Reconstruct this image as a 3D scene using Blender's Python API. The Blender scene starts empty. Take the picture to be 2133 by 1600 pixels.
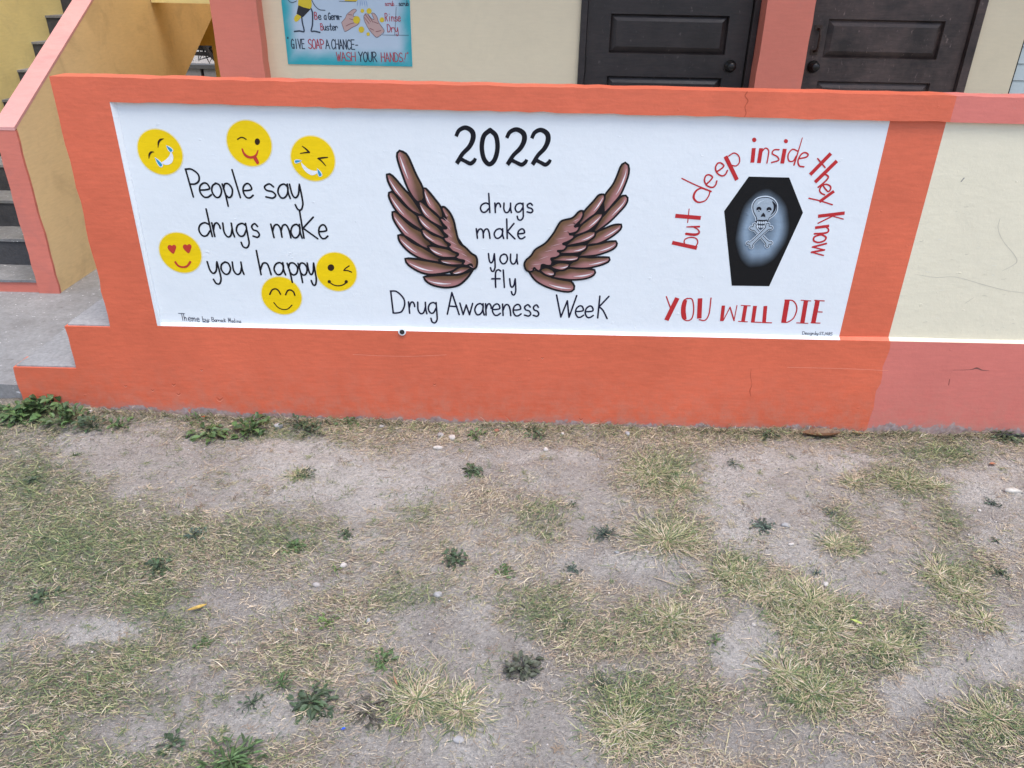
import bpy, bmesh, math, random
import numpy as np
from mathutils import Matrix, Vector
random.seed(7); RNG = np.random.default_rng(11)
SC = bpy.context.scene; COL = SC.collection
R = math.radians

# ------------------------------------------------------------------ camera
FPX, IW, IH = 1602.0, 2133.0, 1600.0
PITCH, YAW, ROLL = R(27.66083), R(-0.26728), R(1.16175)
CAM = np.array([0.0, -2.9, 1.70752])
_fw = np.array([math.sin(YAW)*math.cos(PITCH), math.cos(YAW)*math.cos(PITCH), -math.sin(PITCH)])
_r0 = np.array([math.cos(YAW), -math.sin(YAW), 0.0]); _u0 = np.cross(_r0, _fw)
_rt = math.cos(ROLL)*_r0 + math.sin(ROLL)*_u0
_up = math.cos(ROLL)*_u0 - math.sin(ROLL)*_r0
cd = bpy.data.cameras.new('camera'); cam = bpy.data.objects.new('camera', cd); COL.objects.link(cam)
cd.sensor_width = 36.0; cd.lens = FPX/IW*36.0; cd.clip_start = 0.05; cd.clip_end = 500.0
M = Matrix.Identity(4)
for i in range(3):
    M[i][0] = _rt[i]; M[i][1] = _up[i]; M[i][2] = -_fw[i]; M[i][3] = CAM[i]
cam.matrix_world = M
SC.camera = cam

# ------------------------------------------------------------------ light (bright overcast / open shade)
SUN_EL, SUN_AZ = R(70), R(148)
w = bpy.data.worlds.new('World'); SC.world = w; w.use_nodes = True
nt = w.node_tree; bg = nt.nodes['Background']
sky = nt.nodes.new('ShaderNodeTexSky'); sky.sky_type = 'NISHITA'; sky.sun_disc = False
sky.sun_elevation = SUN_EL; sky.sun_rotation = SUN_AZ
sky.air_density = 1.0; sky.dust_density = 2.2; sky.ozone_density = 1.0
nt.links.new(sky.outputs[0], bg.inputs[0]); bg.inputs[1].default_value = 0.15
sl = bpy.data.lights.new('sun', 'SUN'); sun = bpy.data.objects.new('sun', sl); COL.objects.link(sun)
sl.energy = 1.25; sl.angle = R(36); sl.color = (1.0, 0.96, 0.91)
sd = Vector((math.sin(SUN_AZ)*math.cos(SUN_EL), math.cos(SUN_AZ)*math.cos(SUN_EL), math.sin(SUN_EL)))
sun.rotation_euler = sd.to_track_quat('Z', 'Y').to_euler()
SC.view_settings.view_transform = 'Standard'; SC.view_settings.look = 'None'
SC.view_settings.exposure = 0.92; SC.view_settings.gamma = 1.0
SC.view_settings.use_curve_mapping = False

# ------------------------------------------------------------------ helpers
def ray(px, py):
    return _fw*FPX + _rt*(px-IW/2) - _up*(py-IH/2)
def onY(px, py, Y):
    d = ray(px, py); t = (Y-CAM[1])/d[1]; return CAM + t*d
def onZ(px, py, Z):
    d = ray(px, py); t = (Z-CAM[2])/d[2]; return CAM + t*d
def onX(px, py, X):
    d = ray(px, py); t = (X-CAM[0])/d[0]; return CAM + t*d

def tag(o, label=None, cat=None, group=None, kind=None):
    if label: o['label'] = label
    if cat: o['category'] = cat
    if group: o['group'] = group
    if kind: o['kind'] = kind
    return o
def thing(name, label, cat, loc=(0, 0, 0), group=None):
    o = bpy.data.objects.new(name, None); COL.objects.link(o); o.location = loc
    o.empty_display_size = 0.1
    return tag(o, label, cat, group)

class MB:
    """collects polygons with colours; builds one mesh"""
    def __init__(s): s.v = []; s.f = []; s.c = []; s.col = (1, 1, 1)
    def vert(s, p, c=None): s.v.append(tuple(p)); s.c.append(c or s.col); return len(s.v)-1
    def poly(s, pts, c=None): s.f.append([s.vert(p, c) for p in pts])
    def box(s, x0, x1, y0, y1, z0, z1):
        i = len(s.v)
        for z in (z0, z1):
            for (x, y) in ((x0, y0), (x1, y0), (x1, y1), (x0, y1)): s.vert((x, y, z))
        for q in ((3, 2, 1, 0), (4, 5, 6, 7), (0, 1, 5, 4), (1, 2, 6, 5), (2, 3, 7, 6), (3, 0, 4, 7)):
            s.f.append([i+k for k in q])
    def prism(s, outline, axis, a0, a1):
        """outline (2D) extruded along axis ('y': outline is x,z; 'x': outline is y,z; 'z': x,y)"""
        def P(q, a):
            if axis == 'y': return (q[0], a, q[1])
            if axis == 'x': return (a, q[0], q[1])
            return (q[0], q[1], a)
        n = len(outline); A = [s.vert(P(q, a0)) for q in outline]; B = [s.vert(P(q, a1)) for q in outline]
        s.f.append(A); s.f.append(B[::-1])
        for k in range(n):
            j = (k+1) % n; s.f.append([A[k], B[k], B[j], A[j]])
    def lathe(s, prof, c, axis, n=20):
        """prof: (radius, height) list; axis unit vector"""
        ax = Vector(axis).normalized(); t = ax.orthogonal().normalized(); b = ax.cross(t); rings = []
        for r, h in prof:
            rings.append([s.vert(Vector(c)+ax*h+(t*math.cos(2*math.pi*k/n)+b*math.sin(2*math.pi*k/n))*max(r, 1e-4)) for k in range(n)])
        for a, bb in zip(rings, rings[1:]):
            for k in range(n):
                j = (k+1) % n; s.f.append([a[k], a[j], bb[j], bb[k]])
        s.f.append(rings[-1]); s.f.append(rings[0][::-1])
    def tube(s, pts, rad, n=8):
        pts = [Vector(p) for p in pts]; rings = []
        rad = rad if hasattr(rad, '__len__') else [rad]*len(pts)
        for i, p in enumerate(pts):
            d = (pts[min(i+1, len(pts)-1)]-pts[max(i-1, 0)]).normalized()
            t = d.cross(Vector((0.31, 0.2, 0.93)));
            if t.length < 1e-3: t = d.orthogonal()
            t.normalize(); b = d.cross(t)
            rings.append([s.vert(p+(t*math.cos(2*math.pi*k/n)+b*math.sin(2*math.pi*k/n))*rad[i]) for k in range(n)])
        for a, bb in zip(rings, rings[1:]):
            for k in range(n):
                j = (k+1) % n; s.f.append([a[k], a[j], bb[j], bb[k]])
        s.f.append(rings[-1]); s.f.append(rings[0][::-1])
    def build(s, name, mat, parent=None, recalc=True, origin=None, smooth=False):
        me = bpy.data.meshes.new(name)
        V = s.v
        if origin is not None: V = [(p[0]-origin[0], p[1]-origin[1], p[2]-origin[2]) for p in s.v]
        me.from_pydata(V, [], s.f)
        at = me.color_attributes.new('col', 'FLOAT_COLOR', 'POINT')
        at.data.foreach_set('color', [x for c in s.c for x in (c[0], c[1], c[2], 1.0)])
        if recalc:
            bm = bmesh.new(); bm.from_mesh(me); bmesh.ops.recalc_face_normals(bm, faces=bm.faces); bm.to_mesh(me); bm.free()
        if smooth: me.shade_smooth()
        me.materials.append(mat)
        o = bpy.data.objects.new(name, me); COL.objects.link(o)
        if origin is not None: o.location = origin
        if parent is not None:
            o.parent = parent
            if origin is None: o.matrix_parent_inverse = parent_world(parent).inverted()
        return o
def parent_world(p):
    m = Matrix.Translation(p.location)
    return parent_world(p.parent) @ p.matrix_parent_inverse @ m if p.parent else m

def spline(pts, per=8):
    """Catmull-Rom through 2D points"""
    P = [np.array(p, float) for p in pts]
    if len(P) < 3: per = 2 if per < 2 else per
    P = [2*P[0]-P[1]] + P + [2*P[-1]-P[-2]]; out = []
    for i in range(1, len(P)-2):
        for k in range(per):
            t = k/per
            a, b, c, d = P[i-1], P[i], P[i+1], P[i+2]
            out.append(0.5*((2*b)+(-a+c)*t+(2*a-5*b+4*c-d)*t*t+(-a+3*b-3*c+d)*t**3))
    out.append(P[-2]); return out
def resample(pts, n):
    P = np.array(pts); d = np.r_[0, np.cumsum(np.linalg.norm(np.diff(P, axis=0), axis=1))]
    t = np.linspace(0, d[-1], n)
    return np.c_[np.interp(t, d, P[:, 0]), np.interp(t, d, P[:, 1])]

# ------------------------------------------------------------------ materials
def newmat(name):
    m = bpy.data.materials.new(name); m.use_nodes = True
    return m, m.node_tree, m.node_tree.nodes['Principled BSDF']
def N(nt, t, **kw):
    n = nt.nodes.new(t)
    for k, v in kw.items():
        if k.startswith('i_'): n.inputs[k[2:].replace('_', ' ')].default_value = v
        else: setattr(n, k, v)
    return n
def noise(nt, vec, scale, detail=4, rough=0.55, dist=0.0):
    n = N(nt, 'ShaderNodeTexNoise'); n.inputs['Scale'].default_value = scale
    n.inputs['Detail'].default_value = detail; n.inputs['Roughness'].default_value = rough; n.inputs['Distortion'].default_value = dist
    nt.links.new(vec, n.inputs['Vector']); return n.outputs['Fac']
def ramp(nt, fac, stops):
    r = N(nt, 'ShaderNodeValToRGB'); e = r.color_ramp.elements
    while len(e) < len(stops): e.new(0.5)
    for k, (p, c) in enumerate(stops):
        e[k].position = p; e[k].color = (c[0], c[1], c[2], 1) if hasattr(c, '__len__') else (c, c, c, 1)
    nt.links.new(fac, r.inputs[0]); return r.outputs[0]
def mix(nt, fac, a, b, mode='MIX'):
    m = N(nt, 'ShaderNodeMix', data_type='RGBA', blend_type=mode)
    for s, v in ((m.inputs[0], fac), (m.inputs[6], a), (m.inputs[7], b)):
        if hasattr(v, 'links'): nt.links.new(v, s)
        elif hasattr(v, '__len__'): s.default_value = (v[0], v[1], v[2], 1)
        else: s.default_value = v
    return m.outputs[2]
def posvec(nt, scale=(1, 1, 1)):
    g = N(nt, 'ShaderNodeNewGeometry'); mp = N(nt, 'ShaderNodeMapping')
    mp.inputs['Scale'].default_value = scale
    nt.links.new(g.outputs['Position'], mp.inputs[0]); return mp.outputs[0]
def mathn(nt, op, a, b=None, clamp=False):
    m = N(nt, 'ShaderNodeMath', operation=op); m.use_clamp = clamp
    for s, v in ((m.inputs[0], a), (m.inputs[1], b)):
        if v is None: continue
        if hasattr(v, 'links'): nt.links.new(v, s)
        else: s.default_value = v
    return m.outputs[0]
def bumpn(nt, bsdf, h, strength, dist):
    b = N(nt, 'ShaderNodeBump'); b.inputs['Strength'].default_value = strength; b.inputs['Distance'].default_value = dist
    nt.links.new(h, b.inputs['Height']); nt.links.new(b.outputs[0], bsdf.inputs['Normal'])

def plaster(name, color, rough=0.55, var=0.10, bump=0.0022, wear_z=None, wear_amt=0.02, chips=0.0, attr=False, stain=None, stain_amt=0.0, splash=False):
    """painted cement render: brush streaks, trowel lumps, optional bare strip and chips"""
    m, nt, b = newmat(name)
    v = posvec(nt); vs = posvec(nt, (1.5, 1.5, 9)); 
    if attr:
        a = N(nt, 'ShaderNodeAttribute', attribute_name='col'); base = a.outputs['Color']
    else: base = (color[0], color[1], color[2])
    big = noise(nt, v, 2.2, 5, 0.6); fine = noise(nt, v, 60, 3); streak = noise(nt, vs, 9, 5, 0.65, 0.4)
    sh = ramp(nt, big, [(0.25, 1-var), (0.75, 1+var*0.5)])
    c = mix(nt, 1.0, base, sh, 'MULTIPLY')
    st = ramp(nt, streak, [(0.3, 1-var*0.7), (0.7, 1+var*0.3)])
    c = mix(nt, 1.0, c, st, 'MULTIPLY')
    if stain is not None:
        sn = noise(nt, v, 3.3, 8, 0.68, 0.6)
        f = ramp(nt, sn, [(0.52, 0.0), (0.72, stain_amt)])
        c = mix(nt, f, c, stain)
    g = N(nt, 'ShaderNodeNewGeometry'); sx = N(nt, 'ShaderNodeSeparateXYZ'); nt.links.new(g.outputs['Position'], sx.inputs[0])
    if wear_z is not None:
        n1 = noise(nt, v, 7, 6, 0.65); n2 = noise(nt, v, 45, 4, 0.6)
        e = mathn(nt, 'ADD', sx.outputs[2], mathn(nt, 'MULTIPLY', mathn(nt, 'SUBTRACT', n1, 0.5), -wear_amt*4))
        e = mathn(nt, 'ADD', e, mathn(nt, 'MULTIPLY', mathn(nt, 'SUBTRACT', n2, 0.5), -wear_amt*2))
        # paint was stopped a little higher at the left end of the wall
        lf = mathn(nt, 'MULTIPLY', mathn(nt, 'ADD', mathn(nt, 'MULTIPLY', sx.outputs[0], -1.0), -0.75, True), 0.032)
        e = mathn(nt, 'SUBTRACT', e, lf)
        f = ramp(nt, mathn(nt, 'DIVIDE', mathn(nt, 'SUBTRACT', e, wear_z-0.003), 0.006, True), [(0.0, 1.0), (1.0, 0.0)])
        gc = mix(nt, ramp(nt, n2, [(0.35, 0.0), (0.65, 1.0)]), (0.13, 0.13, 0.135), (0.40, 0.395, 0.39))
        c = mix(nt, f, c, gc)
        # faint pinkish second line where the coat is thin
        f2 = ramp(nt, mathn(nt, 'DIVIDE', mathn(nt, 'SUBTRACT', e, wear_z+0.0), 0.03, True), [(0.0, 0.35), (1.0, 0.0)])
        c = mix(nt, f2, c, (0.42, 0.22, 0.2))
    if splash:
        # dust and mud thrown up on the foot of the wall
        sp = noise(nt, v, 18, 7, 0.72)
        fz = ramp(nt, mathn(nt, 'DIVIDE', sx.outputs[2], 0.32, True), [(0.0, 0.55), (0.45, 0.16), (1.0, 0.0)])
        f = mathn(nt, 'MULTIPLY', fz, ramp(nt, sp, [(0.42, 0.0), (0.68, 1.0)]))
        c = mix(nt, f, c, (0.46, 0.25, 0.19))
    if chips > 0:
        n3 = noise(nt, posvec(nt, (1, 1, 2.2)), 11, 7, 0.7)
        f = ramp(nt, n3, [(0.70-chips*0.06, 0.0), (0.715-chips*0.06, 1.0)])
        c = mix(nt, f, c, (0.36, 0.32, 0.31))
    nt.links.new(c, b.inputs['Base Color'])
    b.inputs['Roughness'].default_value = rough
    h = mathn(nt, 'ADD', mathn(nt, 'MULTIPLY', noise(nt, v, 14, 5, 0.6), 1.0), mathn(nt, 'MULTIPLY', mathn(nt, 'MULTIPLY', streak, big), 0.3))
    h = mathn(nt, 'ADD', h, mathn(nt, 'MULTIPLY', fine, 0.25))
    # occasional trowel nicks
    nick = ramp(nt, noise(nt, posvec(nt, (1, 1, 1.6)), 26, 3, 0.5), [(0.72, 0.0), (0.78, 1.0)])
    h = mathn(nt, 'ADD', h, mathn(nt, 'MULTIPLY', nick, 0.5))
    bumpn(nt, b, h, 0.55, bump*1.7)
    return m

ORANGE = (0.69, 0.142, 0.070); PINKF = (0.64, 0.18, 0.145); CREAM = (0.74, 0.69, 0.53); WHITE = (0.74, 0.785, 0.82)
m_orange = plaster('orange_wall_paint', ORANGE, 0.5, 0.15, bump=0.0026, wear_z=0.004, wear_amt=0.026, splash=True)
m_faded = plaster('faded_pink_paint', PINKF, 0.55, 0.10, wear_z=0.022, wear_amt=0.035, chips=0.25, splash=True)
m_white = plaster('white_wall_paint', WHITE, 0.5, 0.025, bump=0.0018)
m_cream = plaster('cream_wall_paint', CREAM, 0.55, 0.05, bump=0.0022)
m_porch = plaster('porch_cream_paint', (0.78, 0.65, 0.44), 0.55, 0.05, bump=0.0014, stain=(0.6, 0.5, 0.34), stain_amt=0.25)
m_pinkcol = plaster('pink_column_paint', (0.68, 0.19, 0.125), 0.55, 0.08, stain=(0.42, 0.18, 0.15), stain_amt=0.25)
m_pinkstair = plaster('pink_stair_paint', (0.66, 0.19, 0.135), 0.55, 0.12, stain=(0.3, 0.13, 0.12), stain_amt=0.35)
m_pinktop = plaster('pale_pink_coping_paint', (0.71, 0.345, 0.315), 0.6, 0.12, bump=0.003, stain=(0.42, 0.22, 0.22), stain_amt=0.4)
m_tan = plaster('mustard_tan_paint', (0.86, 0.63, 0.32), 0.55, 0.10, stain=(0.36, 0.25, 0.13), stain_amt=0.35)
m_mustard = plaster('mustard_paint', (0.86, 0.57, 0.14), 0.55, 0.08)
m_yellow = plaster('pale_yellow_paint', (0.86, 0.71, 0.30), 0.55, 0.10, stain=(0.5, 0.42, 0.22), stain_amt=0.35)
m_ceiling = plaster('ceiling_paint', (0.7, 0.64, 0.5), 0.6, 0.05)
m_mural = plaster('mural_paint', None, 0.6, 0.10, bump=0.0018, attr=True)
m_mural.node_tree.nodes['Principled BSDF'].inputs['Specular IOR Level'].default_value = 0.22

def concrete(name, c0, c1, bump=0.004, speck=True):
    m, nt, b = newmat(name); v = posvec(nt)
    a = noise(nt, v, 3, 8, 0.65); f = noise(nt, v, 55, 5, 0.7)
    c = mix(nt, ramp(nt, a, [(0.3, 0.0), (0.7, 1.0)]), c0, c1)
    c = mix(nt, 1.0, c, ramp(nt, f, [(0.3, 0.75), (0.7, 1.12)]), 'MULTIPLY')
    if speck:
        s = ramp(nt, noise(nt, posvec(nt, (0.6, 1, 1)), 70, 2, 0.5), [(0.68, 0.0), (0.73, 0.85)])
        c = mix(nt, s, c, (0.72, 0.72, 0.72))
        s2 = ramp(nt, noise(nt, posvec(nt, (0.5, 1, 1)), 38, 2, 0.5), [(0.70, 0.0), (0.74, 0.75)])
        c = mix(nt, s2, c, (0.14, 0.13, 0.12))
    nt.links.new(c, b.inputs['Base Color']); b.inputs['Roughness'].default_value = 0.85
    h = mathn(nt, 'ADD', a, mathn(nt, 'MULTIPLY', f, 0.6)); bumpn(nt, b, h, 0.8, bump)
    return m
m_conc = concrete('grey_concrete', (0.205, 0.20, 0.195), (0.31, 0.31, 0.31))
m_tread = concrete('smooth_step_concrete', (0.27, 0.27, 0.27), (0.37, 0.372, 0.375), 0.003, False)
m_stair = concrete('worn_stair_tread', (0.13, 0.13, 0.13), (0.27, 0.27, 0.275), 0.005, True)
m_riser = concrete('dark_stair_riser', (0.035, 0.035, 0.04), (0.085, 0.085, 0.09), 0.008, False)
m_block = concrete('grey_block', (0.24, 0.225, 0.215), (0.32, 0.30, 0.285), 0.004, False)
m_blocktop = concrete('dark_block_cap', (0.09, 0.09, 0.09), (0.14, 0.135, 0.13), 0.004, False)

def wood(name, dark, light, rough):
    m, nt, b = newmat(name)
    v = posvec(nt, (1, 1, 1)); vx = posvec(nt, (2.0, 4, 14))
    g = noise(nt, vx, 6, 6, 0.65, 0.8); big = noise(nt, v, 5, 7, 0.7)
    sc = ramp(nt, noise(nt, posvec(nt, (2.5, 1, 1.2)), 22, 3, 0.6), [(0.66, 0.0), (0.74, 0.5)])
    c = mix(nt, ramp(nt, big, [(0.35, 0.0), (0.7, 1.0)]), dark, light)
    c = mix(nt, 1.0, c, ramp(nt, g, [(0.3, 0.7), (0.7, 1.25)]), 'MULTIPLY')
    c = mix(nt, sc, c, tuple(min(1, x*2.6+0.03) for x in light))
    nt.links.new(c, b.inputs['Base Color'])
    r = ramp(nt, big, [(0.3, rough-0.08), (0.7, rough+0.15)]); nt.links.new(r, b.inputs['Roughness'])
    bumpn(nt, b, g, 0.35, 0.002)
    return m
m_door1 = wood('dark_stained_wood', (0.013, 0.0085, 0.0078), (0.036, 0.025, 0.022), 0.46)
m_door2 = wood('worn_brown_wood', (0.022, 0.0135, 0.0115), (0.10, 0.064, 0.052), 0.5)
def simple(name, col, rough=0.5, metal=0.0, lo=0.7, hi=1.2):
    m, nt, b = newmat(name)
    v = posvec(nt); f = noise(nt, v, 90, 4)
    c = mix(nt, 1.0, col, ramp(nt, f, [(0.3, lo), (0.7, hi)]), 'MULTIPLY'); nt.links.new(c, b.inputs['Base Color'])
    b.inputs['Roughness'].default_value = rough; b.inputs['Metallic'].default_value = metal; return m
m_knob = simple('black_bronze', (0.03, 0.027, 0.025), 0.35, 0.6)
m_rust = simple('brown_metal', (0.06, 0.038, 0.028), 0.5, 0.5)
m_slat = simple('pale_louvre', (0.58, 0.63, 0.60), 0.4, 0.0, 0.97, 1.03)
m_gap = simple('dark_gap', (0.02, 0.02, 0.02), 0.8)
m_bark = simple('grey_bark', (0.07, 0.055, 0.045), 0.9)

def vcol(name, rough=0.7, var=0.15, spec=0.3, scale=120):
    m, nt, b = newmat(name)
    a = N(nt, 'ShaderNodeAttribute', attribute_name='col')
    f = noise(nt, posvec(nt), scale, 3)
    c = mix(nt, 1.0, a.outputs['Color'], ramp(nt, f, [(0.3, 1-var), (0.7, 1+var)]), 'MULTIPLY')
    nt.links.new(c, b.inputs['Base Color']); b.inputs['Roughness'].default_value = rough
    b.inputs['Specular IOR Level'].default_value = spec
    return m
m_grass = vcol('dry_grass', 0.75, 0.1, 0.2)
m_leaf = vcol('weed_leaf', 0.5, 0.25, 0.4)
m_stone = vcol('stone', 0.85, 0.2, 0.3, 60)

# ------------------------------------------------------------------ ground: one sheet to the horizon
def vnoise(x, y, seed=0):
    xi = np.floor(x).astype(np.int64); yi = np.floor(y).astype(np.int64); xf = x-xi; yf = y-yi
    def h(a, b):
        n = (a*374761393 + b*668265263 + seed*974711) & 0x7fffffff
        n = ((n ^ (n >> 13))*1274126177) & 0x7fffffff
        return ((n ^ (n >> 16)) & 0xffff)/65535.0
    u = xf*xf*(3-2*xf); v = yf*yf*(3-2*yf)
    return (h(xi, yi)*(1-u)+h(xi+1, yi)*u)*(1-v)+(h(xi, yi+1)*(1-u)+h(xi+1, yi+1)*u)*v
def fbm(x, y, f, seed=0, oct=4, gain=0.5):
    s = 0; a = 1; t = 0
    for k in range(oct): s = s+a*vnoise(x*f, y*f, seed+k*17); t += a; a *= gain; f *= 2.03
    return s/t
def ss(a, b, x):
    t = np.clip((x-a)/(b-a), 0, 1); return t*t*(3-2*t)
def project(X, Y, Z):
    dx, dy, dz = X-CAM[0], Y-CAM[1], Z-CAM[2]
    dep = dx*_fw[0]+dy*_fw[1]+dz*_fw[2]; dep = np.where(dep < 0.05, 0.05, dep)
    return IW/2+FPX*(dx*_rt[0]+dy*_rt[1]+dz*_rt[2])/dep, IH/2-FPX*(dx*_up[0]+dy*_up[1]+dz*_up[2])/dep

# how thickly the grass grows (0 bare .. 9 closed) over the yard, as a map of the lawn itself
DROWS = [905, 960, 1010, 1060, 1110, 1160, 1210, 1260, 1310, 1360, 1410, 1460, 1510, 1570]
DMAP = ["88567788877788888888", "74222213222455223454", "87222231362276223622", "88635441476346234452",
        "98776754563537235354", "98888776655313735236", "87876556654334862255", "65772477534565587343",
        "34664576324677278752", "47755774223676247852", "68763663134566458633", "78532565135688577435",
        "67533553124688545557", "76655753113477644677"]
DARR = np.array([[int(c) for c in r] for r in DMAP], float)/9.0
GREEN = [(1390, 980, 90, 40), (1385, 1105, 75, 45), (1690, 1280, 110, 70), (1895, 1000, 60, 30), (2000, 1175, 60, 60), (1670, 1450, 80, 50),
         (1300, 1460, 110, 70), (560, 1120, 130, 60), (120, 1150, 130, 100), (330, 1260, 120, 50), (60, 1010, 90, 70), (860, 1240, 80, 40),
         (1530, 1180, 60, 60), (1960, 940, 120, 25), (560, 905, 150, 25), (80, 880, 130, 30), (2060, 1480, 90, 70), (900, 1420, 60, 60), (1820, 1370, 60, 40), (80, 1440, 90, 60), (640, 985, 30, 30)]
CLUMPS = [(1376,980,95,42),(1386,1105,95,50),(1866,985,60,26),(1916,1015,55,30),(1980,1070,50,32),(1766,1140,55,26),(1746,1075,42,24),(2000,1200,62,40),(1690,1275,115,72),(1516,1185,52,50),(1876,1325,72,60),(1716,1425,95,66),(1376,1470,155,70),(1346,1300,85,58),(1416,1210,60,40),(2066,1525,110,75),(1966,1235,52,30),(1140,1080,70,48),(1140,1270,95,60),(1966,955,75,20),(1260,1330,80,40),(640,985,32,26),(880,1440,70,60),(860,1060,60,40)]
BARES = [(1130,946,90,16),(1545,985,120,36),(1560,1050,95,42),(1335,1165,110,36),(1570,1345,75,52),(1800,1190,80,28),(1890,1210,60,34),(2095,1330,55,75),(1900,1425,75,52),(2050,1010,55,52),(1116,1535,95,90),(1500,1530,70,45),(1090,1400,50,45),(1235,1080,28,60),(1690,1090,45,40),(1640,1000,80,30),
         (260,935,175,34),(600,950,115,38),(720,1022,105,48),(430,1050,60,22),(500,1230,78,44),(175,1312,115,30),(380,1405,90,28),(580,1490,92,48),(260,1520,90,34),(955,1470,75,125),(930,1330,75,34),(1180,960,60,25),(1720,960,60,16)]
def spots(px, py, L):
    o = np.zeros_like(px)
    for (a, b, ra, rb) in L: o = np.maximum(o, np.exp(-(((px-a)/ra)**2+((py-b)/rb)**2)**1.4*0.75))
    return o
def dens(X, Y):
    wx = (fbm(X, Y, 6, 3, 5, 0.65)-0.5)*170; wy = (fbm(X, Y, 6, 9, 5, 0.65)-0.5)*110
    px, py = project(X, Y, np.zeros_like(X)); px = px+wx; py = py+wy*np.clip((py-870)/300, 0.15, 1)
    cx = np.clip((px-53)/106.7, 0, 18.999); ci = cx.astype(int); fx = cx-ci
    ry = np.interp(py, DROWS, np.arange(len(DROWS))); ri = np.minimum(ry.astype(int), len(DROWS)-2); fy = ry-ri
    d = (DARR[ri, ci]*(1-fx)+DARR[ri, ci+1]*fx)*(1-fy)+(DARR[ri+1, ci]*(1-fx)+DARR[ri+1, ci+1]*fx)*fy
    sx_, sy_ = px-wx*0.35, py-wy*np.clip((py-870)/300, 0.15, 1)*0.35
    d = d+0.36*spots(sx_, sy_, CLUMPS)-0.42*spots(sx_, sy_, BARES)
    out = ss(150, 700, np.maximum(np.maximum(-px, px-IW), py-1640)) ; d = d*(1-out)+out*(0.3+0.7*fbm(X, Y, 1.6, 21))
    n = fbm(X, Y, 8, 5, 5, 0.7)
    d = d+0.16*ss(900, 250, px)*ss(960, 1040, py)*(1-0.75*spots(sx_, sy_, BARES))
    d = np.clip((d-0.33)*1.12+0.33+(n-0.5)*0.8+(fbm(X, Y, 34, 13, 3, 0.7)-0.5)*0.7, 0, 1)
    band = ss(-0.24, -0.03, Y+0.1*(fbm(X, Y*0, 6, 31)-0.5))*(Y < 0.1)
    return np.maximum(d, 0.75*band*(0.5+0.5*n))
def green(X, Y):
    px, py = project(X, Y, np.zeros_like(X)); g = np.zeros_like(X)
    for (a, b, ra, rb) in GREEN: g = np.maximum(g, np.exp(-(((px-a)/ra)**2+((py-b)/rb)**2)*0.8))
    g = np.maximum(g, 0.85*spots(px, py, CLUMPS)*(0.4+0.9*fbm(X, Y, 3, 47)))
    left = 0.58*ss(1000, 150, px)
    return np.clip(np.maximum(g*0.95, left)+(fbm(X, Y, 4, 41)-0.5)*0.5, 0, 1)
def gz(X, Y):
    X = np.asarray(X, float); Y = np.asarray(Y, float)
    near = ss(12, 5, np.abs(X))*ss(-12, -6, Y)
    z = (fbm(X, Y, 1.4, 51)-0.5)*0.05*ss(-0.05, -0.6, Y)+(fbm(X, Y, 7, 57, 4, 0.55)-0.5)*0.03
    z = z*near
    z = z+0.045*ss(-1.1, -2.2, X)*ss(-1.6, -0.1, Y)*near
    z = z-0.008
    return np.where(Y > 0.06, np.minimum(z, -0.03), z)

ax = np.unique(np.round(np.r_[-200, -90, -40, -20, -12, -8, np.arange(-6, -3, 0.2), np.arange(-3, 3, 0.025), np.arange(3, 6.1, 0.2), 8, 12, 20, 40, 90, 200], 4))
ay = np.unique(np.round(np.r_[-200, -90, -40, -20, -12, -8, -6, -5, -4, -3.5, np.arange(-3.2, 0.08, 0.025), 0.1, 0.4, 0.8, 1.5, 3, 5, 8, 12, 20, 40, 90, 200], 4))
GX, GY = np.meshgrid(ax, ay); GZ = gz(GX, GY)
nx, ny = len(ax), len(ay)
me = bpy.data.meshes.new('ground')
idx = np.arange(nx*ny).reshape(ny, nx)
quads = np.stack([idx[:-1, :-1], idx[:-1, 1:], idx[1:, 1:], idx[1:, :-1]], -1).reshape(-1, 4)
def bulk(me, V, F, cols=None):
    """V (n,3) F list of equal-size face index arrays"""
    me.vertices.add(len(V)); me.vertices.foreach_set('co', V.astype(np.float32).ravel())
    loops = np.concatenate([f.ravel() for f in F]); sizes = np.concatenate([np.full(len(f), f.shape[1]) for f in F])
    me.loops.add(len(loops)); me.loops.foreach_set('vertex_index', loops.astype(np.int32))
    me.polygons.add(len(sizes)); starts = np.r_[0, np.cumsum(sizes)[:-1]]
    me.polygons.foreach_set('loop_start', starts.astype(np.int32))
    if cols is not None:
        a = me.color_attributes.new('col', 'FLOAT_COLOR', 'POINT')
        a.data.foreach_set('color', np.c_[cols, np.ones(len(cols))].astype(np.float32).ravel())
    me.update(calc_edges=True); me.validate()
gd = dens(GX, GY)
# humus / dry litter tint follows the grass cover
gpx, gpy = project(GX, GY, np.zeros_like(GX)); pale = spots(gpx+(fbm(GX, GY, 9, 73)-.5)*90, gpy+(fbm(GX, GY, 9, 79)-.5)*60, [(2095,1345,70,70),(1890,1430,80,50),(990,1520,110,90),(1565,1345,80,50),(700,960,120,30),(860,1010,60,25),(1130,945,110,14),(2050,1010,70,50),(1780,955,120,16),(1560,960,130,16),(1340,1165,90,25),(560,1500,70,40),(200,1320,90,25),(1960,1380,60,40)])
gcol = np.stack([gd, np.maximum(fbm(GX, GY, 2.3, 71), 0.42+0.42*pale*(0.5+fbm(GX, GY, 12, 83))), green(GX, GY)], -1).reshape(-1, 3)
bulk(me, np.stack([GX, GY, GZ], -1).reshape(-1, 3), [quads], gcol)
me.shade_smooth()
m_soil, nts, bs = newmat('dusty_soil')
va = N(nts, 'ShaderNodeAttribute', attribute_name='col'); sp = N(nts, 'ShaderNodeSeparateColor'); nts.links.new(va.outputs['Color'], sp.inputs[0])
pv = posvec(nts)
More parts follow.
